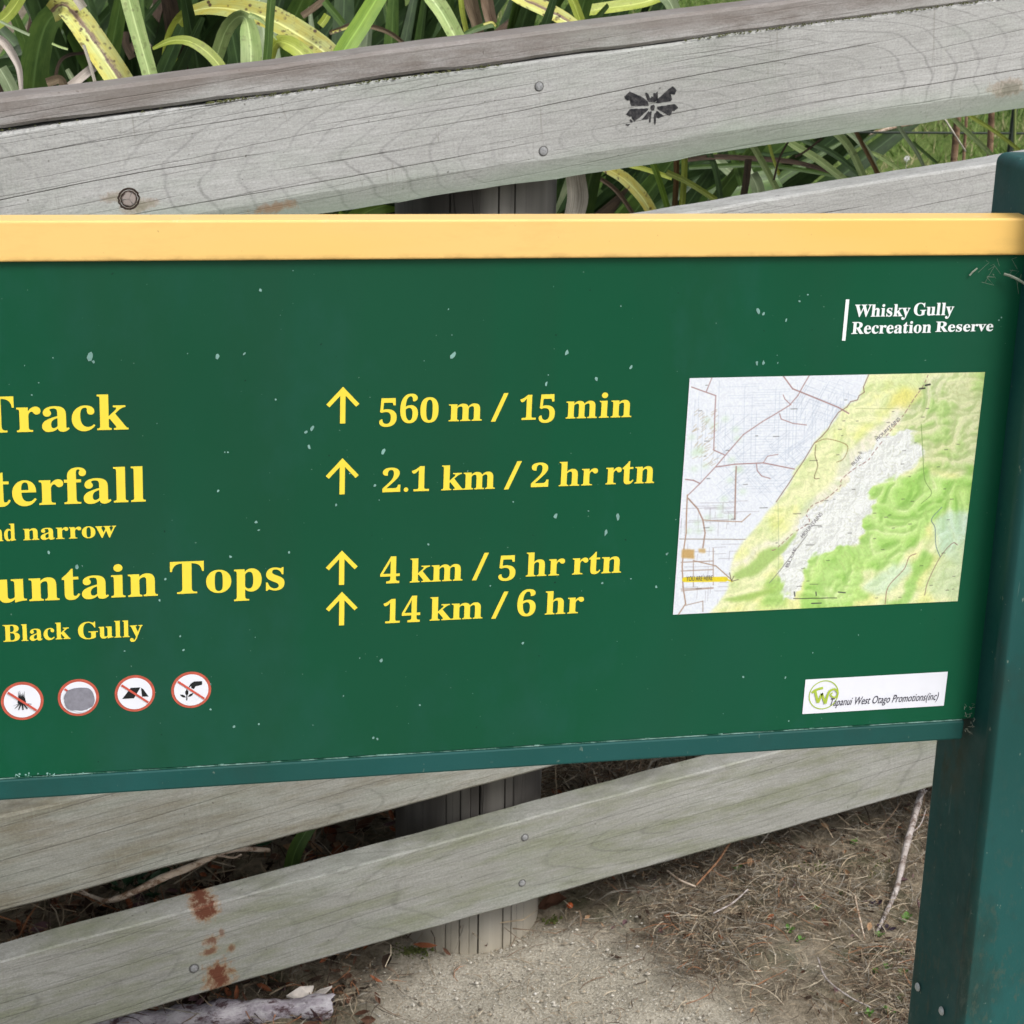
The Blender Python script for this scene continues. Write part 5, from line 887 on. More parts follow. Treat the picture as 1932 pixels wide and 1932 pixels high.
K(fxb, [(318, 140), (324, 75), (345, 34), (372, 16), (420, 8)], [30, 28, 26, 20, 14], 'ygreen', .46, .4, face=(.2, -1, 0))
K(fxb, [(352, 22), (400, 12), (450, 16), (510, 32), (565, 62), (615, 96), (680, 160)], [16, 34, 46, 52, 52, 48, 36], 'yspot', .36, .24, face=(.2, -1, .7), fold=.28, nx=3, seg=20)
K(fxb, [(288, 92), (318, 78), (352, 76), (384, 92), (412, 120), (430, 150)], [6, 13, 19, 22, 22, 20], 'ygreen', .22, .18, face=(0, -1, .6), fold=.15)
K(fxb, [(405, 120), (425, 60), (446, 34), (462, 34), (470, 60), (474, 95), (474, 150)], [24, 26, 24, 22, 34, 38, 38], 'pale', .32, .22, face=(0, -1, .15), nx=3, fold=.3)
K(fxb, [(470, 28), (490, 36), (506, 52), (522, 75)], [10, 8, 4, 3], 'pale', .2); K(fxb, [(500, 150), (506, 90), (509, 40), (514, -20)], 17, 'mid', .17, face=(.3, -1, 0), fold=.3)
K(fxb, [(505, 150), (517, 85), (545, 82), (578, 108), (600, 150)], [12, 20, 32, 34, 30], 'ygreen', .26, .2, face=(.1, -1, .6))
K(fxb, [(618, 160), (648, 98), (682, 45), (722, -20), (760, -80)], [36, 37, 37, 34, 30], 'bright', .15, .2, fold=.12, face=(.1, -1, 0), nx=2)
K(fxb, [(622, 62), (640, 56), (665, 47), (700, 50), (735, 62), (762, 82)], [8, 8, 9, 9, 9, 8], 'brown', .28, fold=.8, nx=3); K(fxb, [(624, 62), (645, 56), (662, 50)], 4, 'yspot', .27)
K(fxb, [(612, 2), (630, 24), (648, 46)], 14, 'mid', .3); K(fxb, [(604, 48), (612, 38), (618, 28)], 14, 'ygreen', .25); K(fxb, [(570, 30), (590, 16), (610, 0), (625, -20)], 12, 'brown', .45)
K(fxb, [(798, -40), (815, -8), (836, 22), (862, 70), (885, 115)], [36, 36, 34, 32, 28], 'pale', .22, .18, fold=.45, nx=3, face=(.2, -1, .3))
K(fxb, [(882, -30), (890, 10), (900, 45), (905, 90)], [26, 26, 22, 20], 'brown', .3, fold=.6, nx=3, face=(0, -1, 0)); K(fxb, [(914, -30), (920, 10), (928, 45)], [22, 24, 22], 'brown', .32, fold=.6, nx=3); K(fxb, [(868, -20), (872, 20), (880, 60)], 10, 'ygreen', .35)
K(fxb, [(872, 66), (900, 54), (928, 46), (936, 54)], [6, 12, 12, 5], 'mid', .2); K(fxb, [(912, 46), (928, 42), (936, 50)], 4, 'yspot', .19)
K(fxb, [(946, -30), (980, -6), (1020, 12), (1062, 34), (1100, 60)], [24, 30, 32, 30, 24], 'ybrown', .22, .16, fold=.3, nx=3, face=(.1, -1, .6)); K(fxb, [(1072, -20), (1084, 8), (1096, 40)], 18, 'ygreen', .25)
K(fxb, [(1102, 20), (1160, 12), (1220, 2), (1280, -20)], [22, 24, 22, 16], 'ygreen', .4, face=(0, -1, .7)); K(fxb, [(1240, -20), (1262, 0), (1275, 25)], 26, 'grey', .3)
K(fxb, [(660, 420), (700, 395), (760, 378)], 34, 'bright', .3, face=(0, -1, .6)); K(fxb, [(640, 400), (655, 410)], 8, 'bright', .2)
# between the rails, right of the post
K(fxc, [(1084, 290), (1086, 330), (1090, 375), (1080, 420)], [30, 36, 40, 36], 'white', .07, fold=.55, nx=3, face=(-.2, -1, .2))
K(fxc, [(1098, 326), (1130, 336), (1165, 362), (1200, 412)], [7, 8, 9, 9], 'brown', .2, fold=.8, nx=3); K(fxc, [(1110, 305), (1145, 318), (1180, 338), (1215, 375), (1240, 420)], [10, 20, 26, 27, 24], 'yspot', .26, face=(.1, -1, .5))
K(fxc, [(1220, 285), (1240, 330), (1262, 400)], 12, 'bright', .2); K(fxc, [(1108, 385), (1120, 372), (1135, 358)], 9, 'mid', .22); K(fxc, [(1180, 310), (1220, 320), (1268, 336)], 9, 'ygreen', .3)
K(fxc, [(1276, 280), (1276, 340), (1272, 400)], 11, 'stem', .2, fold=.6); K(fxc, [(1292, 270), (1291, 330), (1286, 400)], 12, 'ygreen', .18, fold=.6); K(fxc, [(1258, 325), (1300, 345), (1352, 378)], 11, 'ygreen', .16)
K(fxc, [(1296, 302), (1350, 296), (1430, 300), (1500, 306), (1575, 326)], [8, 10, 10, 9, 8], 'ddark', .3); K(fxc, [(1300, 316), (1380, 312), (1450, 312), (1570, 330), (1640, 345)], [8, 9, 9, 8, 6], 'mid', .34)
K(fxc, [(1395, 240), (1420, 275), (1445, 318), (1472, 370)], [12, 13, 13, 13], 'pale', .14, fold=.5); K(fxc, [(1455, 245), (1500, 275), (1545, 302), (1600, 345)], [8, 15, 17, 16], 'pale', .22, face=(0, -1, .5))
K(fxc, [(1480, 250), (1530, 270), (1580, 295), (1640, 345)], [8, 11, 12, 10], 'dark', .3); K(fxc, [(1530, 238), (1570, 246), (1604, 280), (1634, 345)], [10, 16, 17, 16], 'pale', .18, .16, face=(.1, -1, .4), fold=.4)
K(fxc, [(1560, 230), (1600, 248), (1640, 290), (1660, 345)], [8, 12, 13, 10], 'grey', .26, face=(.1, -1, .4)); K(fxc, [(1602, 225), (1625, 268), (1660, 335)], [7, 8, 9], 'stem', .15, fold=.6)
K(fxc, [(1636, 285), (1665, 298), (1705, 325)], [5, 10, 8], 'pale', .3); K(fxc, [(1675, 205), (1700, 245), (1730, 288), (1748, 325)], [7, 8, 8, 6], 'grey', .2); K(fxc, [(1722, 268), (1745, 288), (1768, 308)], 6, 'mid', .24)
K(fxc, [(1772, 195), (1810, 235), (1850, 272), (1885, 305)], [8, 10, 10, 9], 'pale', .2); K(fxc, [(1795, 195), (1840, 225), (1880, 250), (1925, 285)], [6, 8, 8, 7], 'ygreen', .25)
K(fxc, [(1400, 385), (1408, 340), (1412, 300)], 14, 'ddark', .25); K(fxc, [(1418, 330), (1428, 350), (1438, 390)], 26, 'grey', .35); K(fxc, [(1350, 300), (1390, 330), (1420, 320)], 20, 'grey', .5)
K(fxc, [(1340, 380), (1400, 350), (1470, 335)], 40, 'mid', .5, face=(0, -1, .8)); K(fxc, [(1490, 262), (1470, 300), (1460, 340)], 4, 'ddark', .12); K(fxc, [(1550, 262), (1520, 285), (1500, 296)], 4, 'ddark', .12)
K(fxc, [(1446, 250), (1456, 290), (1470, 330)], 6, 'ygreen', .2); K(fxc, [(1368, 250), (1385, 300), (1400, 350)], 14, 'mid', .35); K(fxc, [(1330, 270), (1350, 320), (1360, 380)], 12, 'dark', .3)
K(fxb, [(545, 1650), (560, 1600), (590, 1550), (600, 1530)], [26, 28, 24, 22], 'mid', .14, fold=.3, face=(-.2, -1, .2)); K(fxb, [(590, 1590), (596, 1560), (598, 1530)], 5, 'brown', .2)
# clump body: leaves that rise from each base and droop
def clump(pl, n, h, spread, kinds, wide, lean=(0, -.15), seed=1):
    r = random.Random(seed); b = Vector(pl.location)
    for i in range(n):
        az = r.uniform(0, 2 * math.pi); el = r.uniform(.55, 1.35); L = h * r.uniform(.75, 1.12); s0 = (r.uniform(-.22, .22) * spread, r.uniform(-.16, .2) * spread)
        dx, dy = math.cos(az), math.sin(az); hx = math.cos(el) * spread + .05; P = []
        droop = r.choice((.0, .05, .12, .3, .5))
        for k in range(6):
            f = k / 5; rr = L * hx * (f + droop * f * f * .9); zz = L * (f * math.sin(el) - droop * f ** 3 * .75)
            P.append(np.array([b.x + s0[0] + dx * rr + lean[0] * f, b.y + s0[1] + dy * rr * .8 + lean[1] * f, b.z - .03 + zz]))
        for p in P:      # keep clear of the fence
            bb = (p - F0) @ FN
            if bb < .13: p += FN * (.13 - bb) * 1.0
        w = wide * r.uniform(.8, 1.15); o = strap(P, [w * .8, w, w, w * .95, w * .7, w * .12], r.choice(kinds), pl, fold=r.uniform(.15, .5), face=(r.uniform(-.7, .7), -1, r.uniform(-.1, .8)), seg=9, nx=1, twist=r.uniform(-.5, .5))
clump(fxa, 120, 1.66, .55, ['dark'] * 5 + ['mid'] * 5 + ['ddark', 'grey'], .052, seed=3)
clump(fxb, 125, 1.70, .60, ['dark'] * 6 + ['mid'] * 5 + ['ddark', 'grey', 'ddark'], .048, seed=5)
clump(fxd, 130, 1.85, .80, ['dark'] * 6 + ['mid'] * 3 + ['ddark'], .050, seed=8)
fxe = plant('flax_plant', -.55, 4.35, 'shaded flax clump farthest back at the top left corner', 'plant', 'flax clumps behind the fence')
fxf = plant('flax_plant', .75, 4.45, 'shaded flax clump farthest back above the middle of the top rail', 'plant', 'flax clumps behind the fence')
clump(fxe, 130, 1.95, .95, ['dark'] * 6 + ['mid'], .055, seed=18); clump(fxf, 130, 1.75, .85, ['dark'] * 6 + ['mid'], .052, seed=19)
clump(fxc, 26, 1.05, .62, ['dark', 'mid', 'grey', 'ddark', 'pale'], .022, lean=(-.25, -.05), seed=9)

# ================================================================ THINGS ON THE GROUND
def bark(name, a, b, c_): 
    t = NT(name, .85, .2); o = t.co(); c = t.mix(t.mr(t.noise(t.mp(o, (25, 70, 70)), 1, 5, .8), .42, .58), a, b); c = t.mix(t.mr(t.noise(t.mp(o, (28, 60, 60), (1, 2, 3)), 1, 5, .8), .50, .60), c, c_); t.base(c); t.bump(t.noise(o, 180, 4, .7), .7, .003); return t.m
M_LOG = bark('bleached flaking bark', (.44, .42, .44, 1), (.27, .24, .27, 1), (.075, .045, .05, 1))
p0 = grd(150, 1948); p1 = grd(626, 1912); dv = nrm(p1 - p0); lg = MB(); n = 40; rr = []; pp = []
for i in range(n + 1):
    f = i / n; p = p0 + (p1 - p0) * f; p[2] = gz(p[0], p[1]) + .008; pp.append(p); rr.append(.0185 + .0022 * math.sin(i * .9) + random.uniform(-.0013, .0013))
ns = 18; vs = []
for i, p in enumerate(pp):
    side = nrm(np.cross(dv, (0, 0, 1)))
    for k in range(ns):
        a = 2 * math.pi * k / ns; r_ = rr[i] * (1 + .10 * math.sin(3 * a + i * .35) + random.uniform(-.06, .06)); ex = dv * (random.uniform(-.006, .006) if i == n else 0); vs.append(p + side * r_ * math.cos(a) + np.array([0, 0, 1]) * r_ * math.sin(a) + ex)
fs = [(i * ns + k, i * ns + (k + 1) % ns, (i + 1) * ns + (k + 1) % ns, (i + 1) * ns + k) for i in range(n) for k in range(ns)] + [tuple(n * ns + k for k in range(ns)), tuple(range(ns))[::-1]]
log = tag(empty('fallen_branch', tuple(p1)), 'thick bleached branch with flaking bark lying along the bottom left edge', 'branch')
def under(o, par): o.parent = par; o.matrix_parent_inverse = Matrix.Translation(-Vector(par.location)); return o
under(mk('stick', vs, fs, M_LOG, smooth=True), log)
fk = MB(); q = [grd(540, 1902), grd(566, 1893), grd(592, 1881), grd(588, 1891), grd(604, 1894), grd(626, 1890), grd(600, 1903), grd(570, 1908)]
q = [np.array(v_) + np.array([0, 0, .020 + .007 * math.sin(i * 1.7)]) for i, v_ in enumerate(q)]; cq = sum(q) / len(q) + np.array([0, 0, -.006])
fk.add(q + [cq] + [v_ - np.array([0, 0, .003]) for v_ in q], [(i, (i + 1) % 8, 8) for i in range(8)] + [(9 + i, i, (i + 1) % 8, 9 + (i + 1) % 8) for i in range(8)])
under(fk.build('bark_flake', [plain('pale bark flake', (.50, .46, .42, 1), .8, .2, .25, 80)], smooth=False), log)
def stick(name, pts, rad, mat, label, cat, side=(), lift=.006, sides=8, conv=None):
    conv = conv or (lambda x, y, h: grd(x, y) + np.array([0, 0, h]))
    P = catmull([conv(*p) for p in pts], 24); rd = np.interp(np.linspace(0, 1, 25), np.linspace(0, 1, len(rad)), rad); rd = [r * random.uniform(.85, 1.15) for r in rd]
    m = MB(); m.tube(P, rd, 0, sides); root = tag(empty(name, tuple(P[0])), label, cat); under(m.build('stem', [mat], smooth=True), root)
    for s_ in side: 
        m = MB(); Q = catmull([conv(*p) for p in s_[0]], 8); m.tube(Q, list(np.linspace(s_[1], s_[1] * .5, 9)), 0, 5); under(m.build('twig', [mat], smooth=True), root)
    return root
M_TW = bark('grey dry twig', (.34, .30, .28, 1), (.46, .42, .40, 1), (.16, .12, .10, 1)); ST_R = bark('rusty stalk', (.30, .15, .08, 1), (.40, .24, .14, 1), (.18, .09, .05, 1)); M_TN = bark('tan dry stalk', (.50, .39, .29, 1), (.64, .54, .44, 1), (.22, .13, .08, 1))
stick('dry_twig', [(1746, 1480, .05), (1738, 1520, .045), (1722, 1575, .035), (1705, 1630, .025), (1690, 1690, .012), (1668, 1735, .006), (1652, 1768, .004)], [.004, .0048, .0052, .005, .004, .003, .002], M_TW, 'long grey dry twig lying beside the right sign post', 'twig', [([(1728, 1555, .04), (1742, 1545, .05)], .002), ([(1708, 1610, .03), (1732, 1590, .03), (1742, 1570, .04)], .0012)])
fcv = lambda x, y, off: fnc(x, y, off)
stick('dry_stalk', [(75, 1672, .20), (130, 1678, .18), (180, 1693, .14), (204, 1700, .10), (250, 1684, .085), (310, 1655, .08), (368, 1632, .09), (405, 1612, .10), (450, 1602, .12), (508, 1604, .13)], [.001, .0018, .0026, .0034, .0050, .0056, .0052, .0044, .0038, .003], M_TN, 'tan broken flax stalk leaning between the two lowest rails', 'stalk',
      [([(405, 1615, .10), (380, 1604, .12), (345, 1600, .13)], .0022), ([(405, 1612, .10), (440, 1618, .08), (455, 1612, .07)], .0022), ([(170, 1690, .14), (140, 1670, .16), (110, 1658, .17)], .0014), ([(100, 1690, .16), (112, 1660, .17), (108, 1640, .18)], .001)], conv=fcv)
stick('dry_stalk', [(1256, 1664, .02), (1280, 1682, .02), (1312, 1690, .015)], [.0014, .0016, .0014], M_TN, 'short tan stalk forming the left arm of a V in the dry grass', 'stalk', sides=5)
stick('dry_stalk', [(1312, 1690, .018), (1350, 1660, .03), (1376, 1630, .04)], [.0014, .0018, .0022], ST_R, 'rusty stalk forming the right arm of a V in the dry grass', 'stalk', sides=5)
stick('dry_stalk', [(1344, 1746, .02), (1380, 1732, .025), (1408, 1712, .03)], [.0012, .0015, .0010], M_TW, 'pale thin stalk lying below the rusty V in the straw', 'stalk', sides=5)
stick('dry_stalk', [(1540, 1830, .02), (1556, 1870, .02), (1600, 1905, .02), (1640, 1925, .02)], [.0009, .0013, .0012, .0008], M_TW, 'long bent pale stalk near the bottom left of the sign post', 'stalk', sides=5)
stick('dry_stalk', [(1610, 1712, .02), (1618, 1750, .02), (1630, 1790, .015)], [.0010, .0013, .0009], M_TN, 'short tan stalk lying left of the purple weed', 'stalk', sides=5)
# orange berry
bq = grd(1066, 1712); m = bmesh.new(); bmesh.ops.create_icosphere(m, subdivisions=2, radius=.0052)
for v_ in m.verts: v_.co.z *= .9; v_.co *= 1 + .05 * math.sin(v_.co.x * 900)
be = bmo('berry', m, plain('orange berry', (.50, .10, .02, 1), .4, .4, .2, 120), smooth=True); be.location = (bq[0] + .004, bq[1] - .012, bq[2] + .010); tag(be, 'small orange berry on the ground right of the fence post foot', 'berry')
# loose leaf scraps, straw, grit
def scatter(n, dens, xr=(-1.25, 2.1), yr=(1.75, 4.3), seed=1):
    r = np.random.default_rng(seed); out = []
    while len(out) < n:
        x = r.uniform(*xr, 4000); y = r.uniform(*yr, 4000); k = r.random(4000) < dens(x, y); out += list(zip(x[k], y[k]))
    return np.array(out[:n])
def pal(name, c, rough=.85): return plain(name, c, rough, .15, .3, 60)
ST = [pal('straw tan', (.28, .225, .155, 1)), pal('straw pale', (.42, .36, .27, 1)), pal('straw brown', (.15, .105, .07, 1)), pal('straw grey', (.23, .21, .175, 1)), pal('straw dark', (.06, .042, .03, 1)), pal('straw rusty', (.26, .12, .06, 1))]
def strands(name, pos, lmin, lmax, wmin, wmax, mats, wts, rise, seed, sw=.5):
    r = np.random.default_rng(seed); m = MB(); ch = r.choice(len(mats), len(pos), p=np.array(wts) / sum(wts))
    for (x, y), c_ in zip(pos, ch):
        L = r.uniform(lmin, lmax); a = r.uniform(0, 2 * math.pi); cu_ = r.normal() * sw; w = r.uniform(wmin, wmax); z0 = gz(x, y) + .003; h0 = r.uniform(0, rise); h1 = r.uniform(0, rise) * (1 + (r.random() < .1)); k = 4; v = []; px, py = x, y
        for i in range(k + 1):
            f = i / k; z = max(z0 + h0 * (1 - f) + h1 * f + .3 * rise * math.sin(f * math.pi), gz(px, py) + .003); nx_, ny_ = -math.sin(a), math.cos(a)
            tz = w * .5 * r.uniform(-1, 1); v += [(px + nx_ * w / 2, py + ny_ * w / 2, z + tz), (px - nx_ * w / 2, py - ny_ * w / 2, z - tz)]; a += cu_ / k * 2; px += math.cos(a) * L / k; py += math.sin(a) * L / k
        m.add(v, [(2 * i, 2 * i + 1, 2 * i + 3, 2 * i + 2) for i in range(k)], int(c_))
    o = m.build(name, mats); o['kind'] = 'stuff'; return o
dr = lambda x, y: np.clip(cover(x, y)[2] * 1.0 * (y < 3.9), 0, 1) * (.25 + .75 * (vn2(x, y, 9, 33) > .40))
strands('dry_grass', scatter(24000, dr, (.5, 1.75), (2.0, 3.2), 1), .015, .07, .0004, .0011, ST, [3.4, 1.8, 3, 3.2, 3, .4], .014, 2)
strands('dry_grass', scatter(700, lambda x, y: 1 - cover(x, y)[0] * .5, (.2, 1.2), (2.0, 2.8), 5), .01, .05, .0006, .0012, ST, [3, 2, 2, 1, 1, .4], .004, 3)
strands('dry_grass', scatter(2600, lambda x, y: cover(x, y)[1] * (y < 2.7), (-.5, .5), (2.0, 2.7), 6), .02, .08, .0007, .0016, ST, [2, 1, 3, 1, 3, 1.5], .012, 4)
strands('dry_grass', scatter(5200, lambda x, y: cover(x, y)[3] * np.ones_like(x), (-.9, 1.9), (2.4, 3.6), 7), .04, .16, .0008, .0022, ST, [3, 1.2, 3, 1.5, 4, 1], .05, 5, .9)
LL = [pal('litter rust', (.24, .085, .04, 1)), pal('litter brown', (.11, .055, .035, 1)), pal('litter dark', (.04, .026, .018, 1)), pal('litter tan', (.30, .19, .11, 1)), pal('litter purple', (.12, .07, .075, 1))]
def litter(name, pos, s0, s1, wts, seed, lift=.012):
    r = np.random.default_rng(seed); m = MB(); ch = r.choice(len(LL), len(pos), p=np.array(wts) / sum(wts))
    for (x, y), c_ in zip(pos, ch):
        L = r.uniform(s0, s1); w = L * r.uniform(.25, .55); R3 = Matrix.Rotation(r.uniform(0, 6.28), 3, 'Z') @ Matrix.Rotation(r.normal() * .6, 3, 'X') @ Matrix.Rotation(r.normal() * .5, 3, 'Y'); cu_ = r.uniform(.1, .6) * w; z = gz(x, y) + .003 + r.uniform(0, lift); v = []
        for f, ww in ((-1, .08), (-.4, .9), (.3, 1), (1, .1)):
            for s_ in (-1, 0, 1): v.append(Vector((x, y, z)) + R3 @ Vector((f * L / 2, s_ * w / 2 * ww, cu_ * abs(s_) * ww + .12 * L * f * f)))
        m.add(v, [(3 * i + k, 3 * i + k + 1, 3 * i + k + 4, 3 * i + k + 3) for i in range(3) for k in range(2)], int(c_))
    o = m.build(name, LL); o['kind'] = 'stuff'; return o
litter('leaf_litter', scatter(1500, lambda x, y: cover(x, y)[1] * (y < 2.75), (-.6, .75), (2.0, 2.75), 11), .012, .034, [2, 4, 4, 1, 2], 12)
litter('leaf_litter', scatter(1700, lambda x, y: cover(x, y)[3] * (x < .8), (-.9, .9), (2.45, 3.5), 13), .014, .04, [4, 3, 3, 1.5, .6], 14, .03)
litter('leaf_litter', scatter(800, lambda x, y: cover(x, y)[2], (.6, 1.7), (2.0, 3.0), 15), .006, .018, [1, 3, 4, 1, 1], 16, .012)
gr_m = [pal('grit pale', (.50, .47, .41, 1)), pal('grit tan', (.33, .28, .21, 1)), pal('grit dark', (.14, .12, .095, 1)), pal('grit white', (.60, .58, .54, 1))]
m = MB(); r = np.random.default_rng(9)
for x, y in scatter(9000, lambda x, y: (1 - cover(x, y)[0] * .85) * (y < 2.75), (.0, 1.3), (1.95, 2.75), 17):
    s = r.uniform(.0006, .0018) * (1 + 1.2 * (r.random() < .05)); z = gz(x, y) + s * .3 + .002; q = [(s, 0, 0), (0, s, 0), (-s, 0, 0), (0, -s, 0), (0, 0, s * .8), (0, 0, -s)]
    q = [(x + a * r.uniform(.6, 1.2), y + b * r.uniform(.6, 1.2), z + c_) for a, b, c_ in q]; m.add(q, [(0, 1, 4), (1, 2, 4), (2, 3, 4), (3, 0, 4)], int(r.choice(4, p=(.45, .38, .13, .04))))
m.build('grit', gr_m)['kind'] = 'stuff'
# moss and small weeds
M_WG = plain('weed green', (.09, .20, .035, 1), .6, .3, .3, 120); M_WP = plain('weed purple', (.035, .022, .04, 1), .6, .3, .3, 120); M_IV = plain('ivy dark green', (.018, .055, .022, 1), .4, .4, .25, 60)
def weed(name, px, py, n, size, mat, label, grp, z=.004, conv=None):
    p = (conv or grd)(px, py); root = tag(empty(name, (float(p[0]), float(p[1]), float(p[2]))), label, 'plant', grp); r = random.Random(int(px * 7 + py))
    for i in range(n):
        a = 6.28 * i / n + r.uniform(-.5, .5); el = r.uniform(.25, .95); L = size * r.uniform(.6, 1.1); w = L * .62; m = MB(); v = []
        d = np.array([math.cos(a) * math.cos(el), math.sin(a) * math.cos(el), math.sin(el)]); s = np.array([-math.sin(a), math.cos(a), 0]); up = np.cross(d, s) * -1
        for f, ww in ((.25, .1), (.45, .75), (.65, 1), (.85, .75), (1.0, .1)):
            for k in (-1, 0, 1): v.append(d * L * f + s * k * w / 2 * ww + up * (-abs(k) * .1 * L + .25 * L * f * (1 - f)) + np.array([0, 0, z]))
        m.add(v, [(3 * j + k, 3 * j + k + 1, 3 * j + k + 4, 3 * j + k + 3) for j in range(4) for k in range(2)]); m.tube([(0, 0, 0), tuple(d * L * .3 + np.array([0, 0, z]))], .0006, 0, 4)
        o = m.build('leaf', [mat], smooth=True); o.parent = root
    return root
GW = 'small weeds growing in the dry grass'; lw = 'tiny bright green weed seedling sprouting in the dry grass by the sign post'
for px, py, n_, s_ in ((1708, 1742, 5, .014), (1658, 1770, 4, .010), (1672, 1832, 6, .012), (1700, 1842, 5, .012), (1650, 1838, 5, .010), (1488, 1762, 6, .012), (1510, 1780, 5, .010), (1700, 1806, 5, .012), (1675, 1915, 6, .013), (1640, 1920, 4, .010), (1392, 1645, 5, .010), (1610, 1598, 6, .012), (1700, 1890, 5, .012), (1540, 1720, 4, .009), (1585, 1690, 4, .008), (1620, 1645, 4, .009)):
    weed('weed', px, py, n_, s_, M_WG, lw, GW)
weed('weed', 1652, 1715, 6, .016, M_WP, 'small dark purple leaved weed beside the grey dry twig', None); weed('weed', 1672, 1760, 5, .016, M_WP, 'dark purple weed just below its twin by the twig', None)
ivy = tag(empty('ground_ivy', tuple(fnc(250, 1660, .3) - np.array([0, 0, .05]))), 'dark round leaved ivy in the shade seen between the two lowest rails', 'plant')
for px, py, of in ((248, 1646, .28), (262, 1662, .3), (230, 1668, .26), (305, 1630, .3), (330, 1618, .34), (455, 1570, .34), (470, 1590, .3), (425, 1600, .36), (215, 1640, .36), (290, 1672, .26)):
    w_ = weed('t', px, py, 4, .045, M_IV, 'x', None, .01, conv=lambda x, y, o_=of: fnc(x, y, o_) - np.array([0, 0, .02]))
    for c_ in list(w_.children): c_.parent = ivy; c_.matrix_parent_inverse = Matrix.Translation(-Vector(ivy.location)) @ Matrix.Translation(w_.location)
    bpy.data.objects.remove(w_)
# moss patch by the post foot
m = MB(); r = random.Random(4)
for cx, cy, sp_, n_ in ((760, 1800, 18, 120), (800, 1795, 10, 30), (1040, 1740, 10, 50), (1590, 1640, 40, 200)):
    for _ in range(n_):
        p = grd(cx + r.gauss(0, sp_), cy + r.gauss(0, sp_ * .35)); s = r.uniform(.001, .003); m.add([(p[0] - s, p[1], p[2] + .002), (p[0] + s, p[1], p[2] + .002), (p[0] + r.uniform(-s, s), p[1] + r.uniform(-s, s), p[2] + .003 + s * 1.6)], [(0, 1, 2)])
m.build('moss', [pal('moss green', (.085, .10, .03, 1))])['kind'] = 'stuff'
# ================================================================ LAWN, WIRE FENCE AND STALKS BEYOND
def bladecol(i): return [pal('grass green', (.095, .165, .03, 1), .6), pal('grass light', (.17, .23, .07, 1), .6), pal('grass straw', (.34, .31, .17, 1), .7), pal('grass deep', (.05, .10, .02, 1), .6)][i]
GMs = [bladecol(i) for i in range(4)]; r = np.random.default_rng(22); nB = 42000
gxp = r.uniform(.95, 6.0, nB); gyp = 3.7 + r.random(nB) ** 1.3 * 9; vs = np.zeros((nB, 3, 3)); an = r.uniform(0, 6.28, nB); hh = r.uniform(.02, .06, nB) * (1 + .6 * vn2(gxp, gyp, 1.7, 41)); ww = r.uniform(.0022, .0045, nB); zz = gz(gxp, gyp); ln = r.normal(0, .6, (nB, 2)) * hh[:, None]
vs[:, 0] = np.stack([gxp - np.cos(an) * ww, gyp - np.sin(an) * ww, zz], 1); vs[:, 1] = np.stack([gxp + np.cos(an) * ww, gyp + np.sin(an) * ww, zz], 1); vs[:, 2] = np.stack([gxp + ln[:, 0], gyp + ln[:, 1], zz + hh], 1)
pn = vn2(gxp, gyp, 2.3, 44) + r.normal(0, .16, nB); mi = np.where(pn < .35, 3, np.where(pn < .62, 0, np.where(pn < .85, 1, 2)))
me = bpy.data.meshes.new('lawn_grass'); me.vertices.add(nB * 3); me.vertices.foreach_set('co', vs.ravel()); me.loops.add(nB * 3); me.loops.foreach_set('vertex_index', np.arange(nB * 3, dtype=np.int32)); me.polygons.add(nB); me.polygons.foreach_set('loop_start', np.arange(0, nB * 3, 3, dtype=np.int32))
for q in GMs: me.materials.append(q)
me.polygons.foreach_set('material_index', mi.astype(np.int32)); me.update(calc_edges=True); o = bpy.data.objects.new('lawn_grass', me); COL.objects.link(o); o['kind'] = 'stuff'
wf = tag(empty('wire_fence', tuple(fnc(1925, 320, 1.2))), 'thin wire stock fence with a dark post beyond the flax at upper right', 'fence')
M_WIRE = plain('wire', (.02, .03, .022, 1), .6, .4, .1, 30)
for y0, y1 in ((241, 251), (140, 148)):
    a = fnc(900, y0 - 4, 1.2); b = fnc(2300, y1 + 3, 1.2); m = MB(); m.tube([a, (a + b) / 2 - np.array([0, 0, .004]), b], .0024, 0, 5); under(m.build('wire', [M_WIRE]), wf)
m = MB(); a = fnc(1925, 120, 1.2); b = np.array([a[0], a[1], gz(a[0], a[1]) - .1]); m.tube([a, b], .006, 0, 8); under(m.build('stake', [M_WIRE]), wf)
M_BS = bark('brown stalk', (.24, .15, .09, 1), (.34, .23, .15, 1), (.13, .08, .05, 1))
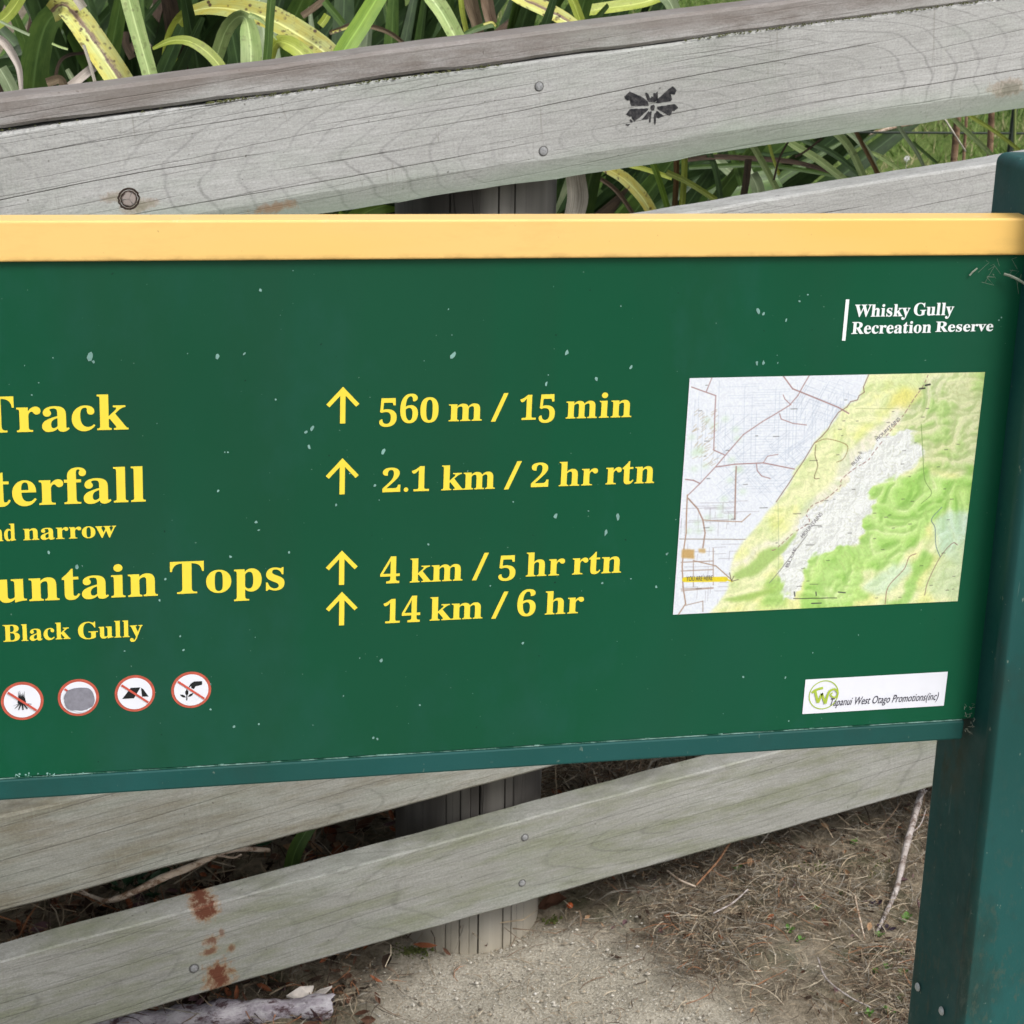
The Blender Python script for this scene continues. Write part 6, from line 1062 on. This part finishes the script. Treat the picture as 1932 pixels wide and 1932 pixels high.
def stalk(x0, y0, x1, y1, w, off, mat, label):
    a = fnc(x0, y0, off); b = fnc(x1, y1, off); d = b - a; k = (b[2] - gz(b[0], b[1])) / max(1e-3, -d[2]); e = b + d * k; sc = np.linalg.norm(a - EYE) / FOC; m = MB(); mid = (a + e) / 2 + np.array([.006, 0, 0]); m.tube(catmull([a, b, mid if k > 1 else (b + e) / 2, e], 14), w * sc / 2, 0, 7)
    tag(m.build('plant_stalk', [mat], smooth=True), label, 'stalk')
stalk(1814, 150, 1800, 300, 13, .5, M_BS, 'thick brown dead flower stalk left of the dark post top'); stalk(1876, 120, 1868, 285, 12, .55, M_BS, 'brown dead flower stalk nearest the dark green post top')
stalk(1829, 150, 1822, 240, 6, .62, M_BS, 'thin brown stalk just behind the thick brown one'); stalk(1918, 120, 1914, 290, 5, .45, plain('green stalk', (.24, .30, .10, 1)), 'thin upright green stalk at the right edge above the sign post')
def loose(pts, w, mat, off, label, name='dry_straw'):
    P = [fnc(x, y, off) for x, y in pts]; sc = np.linalg.norm(P[0] - EYE) / FOC; m = MB(); m.tube(catmull(P, 10), w * sc / 2, 0, 5); tag(m.build(name, [mat], smooth=True), label, 'straw')
loose([(1782, 224), (1800, 252), (1822, 286)], 3.4, pal('bleached straw', (.62, .58, .48, 1)), .4, 'short bleached white straw hanging between the brown stalks')
loose([(1606, 262), (1660, 247), (1706, 236), (1756, 226)], 6, M_TN, 1.5, 'tan dry twig lying on the lawn beyond the flax', 'dry_twig'); loose([(1690, 232), (1722, 222), (1756, 218)], 3, pal('bleached twig', (.6, .55, .45, 1)), 1.5, 'pale bleached twig lying on the lawn above the tan one', 'dry_twig')
p = fnc(1711, 299, 2.3); m = MB()
for k in range(7):
    a = 6.28 * k / 7; d = np.array([math.cos(a), -.4 * math.sin(a), math.sin(a)]) * .0075; s = np.array([-math.sin(a), 0, math.cos(a)]) * .004; m.add([p + d * .2 - s * .4, p + d * .2 + s * .4, p + d + s, p + d - s], [(0, 1, 2, 3)])
m.tube([p, (p[0], p[1], gz(p[0], p[1]))], .0004, 0, 4)
tag(m.build('daisy', [plain('white petals', (.75, .75, .74, 1), .6)]), 'single small white daisy in the lawn between the rails', 'flower')
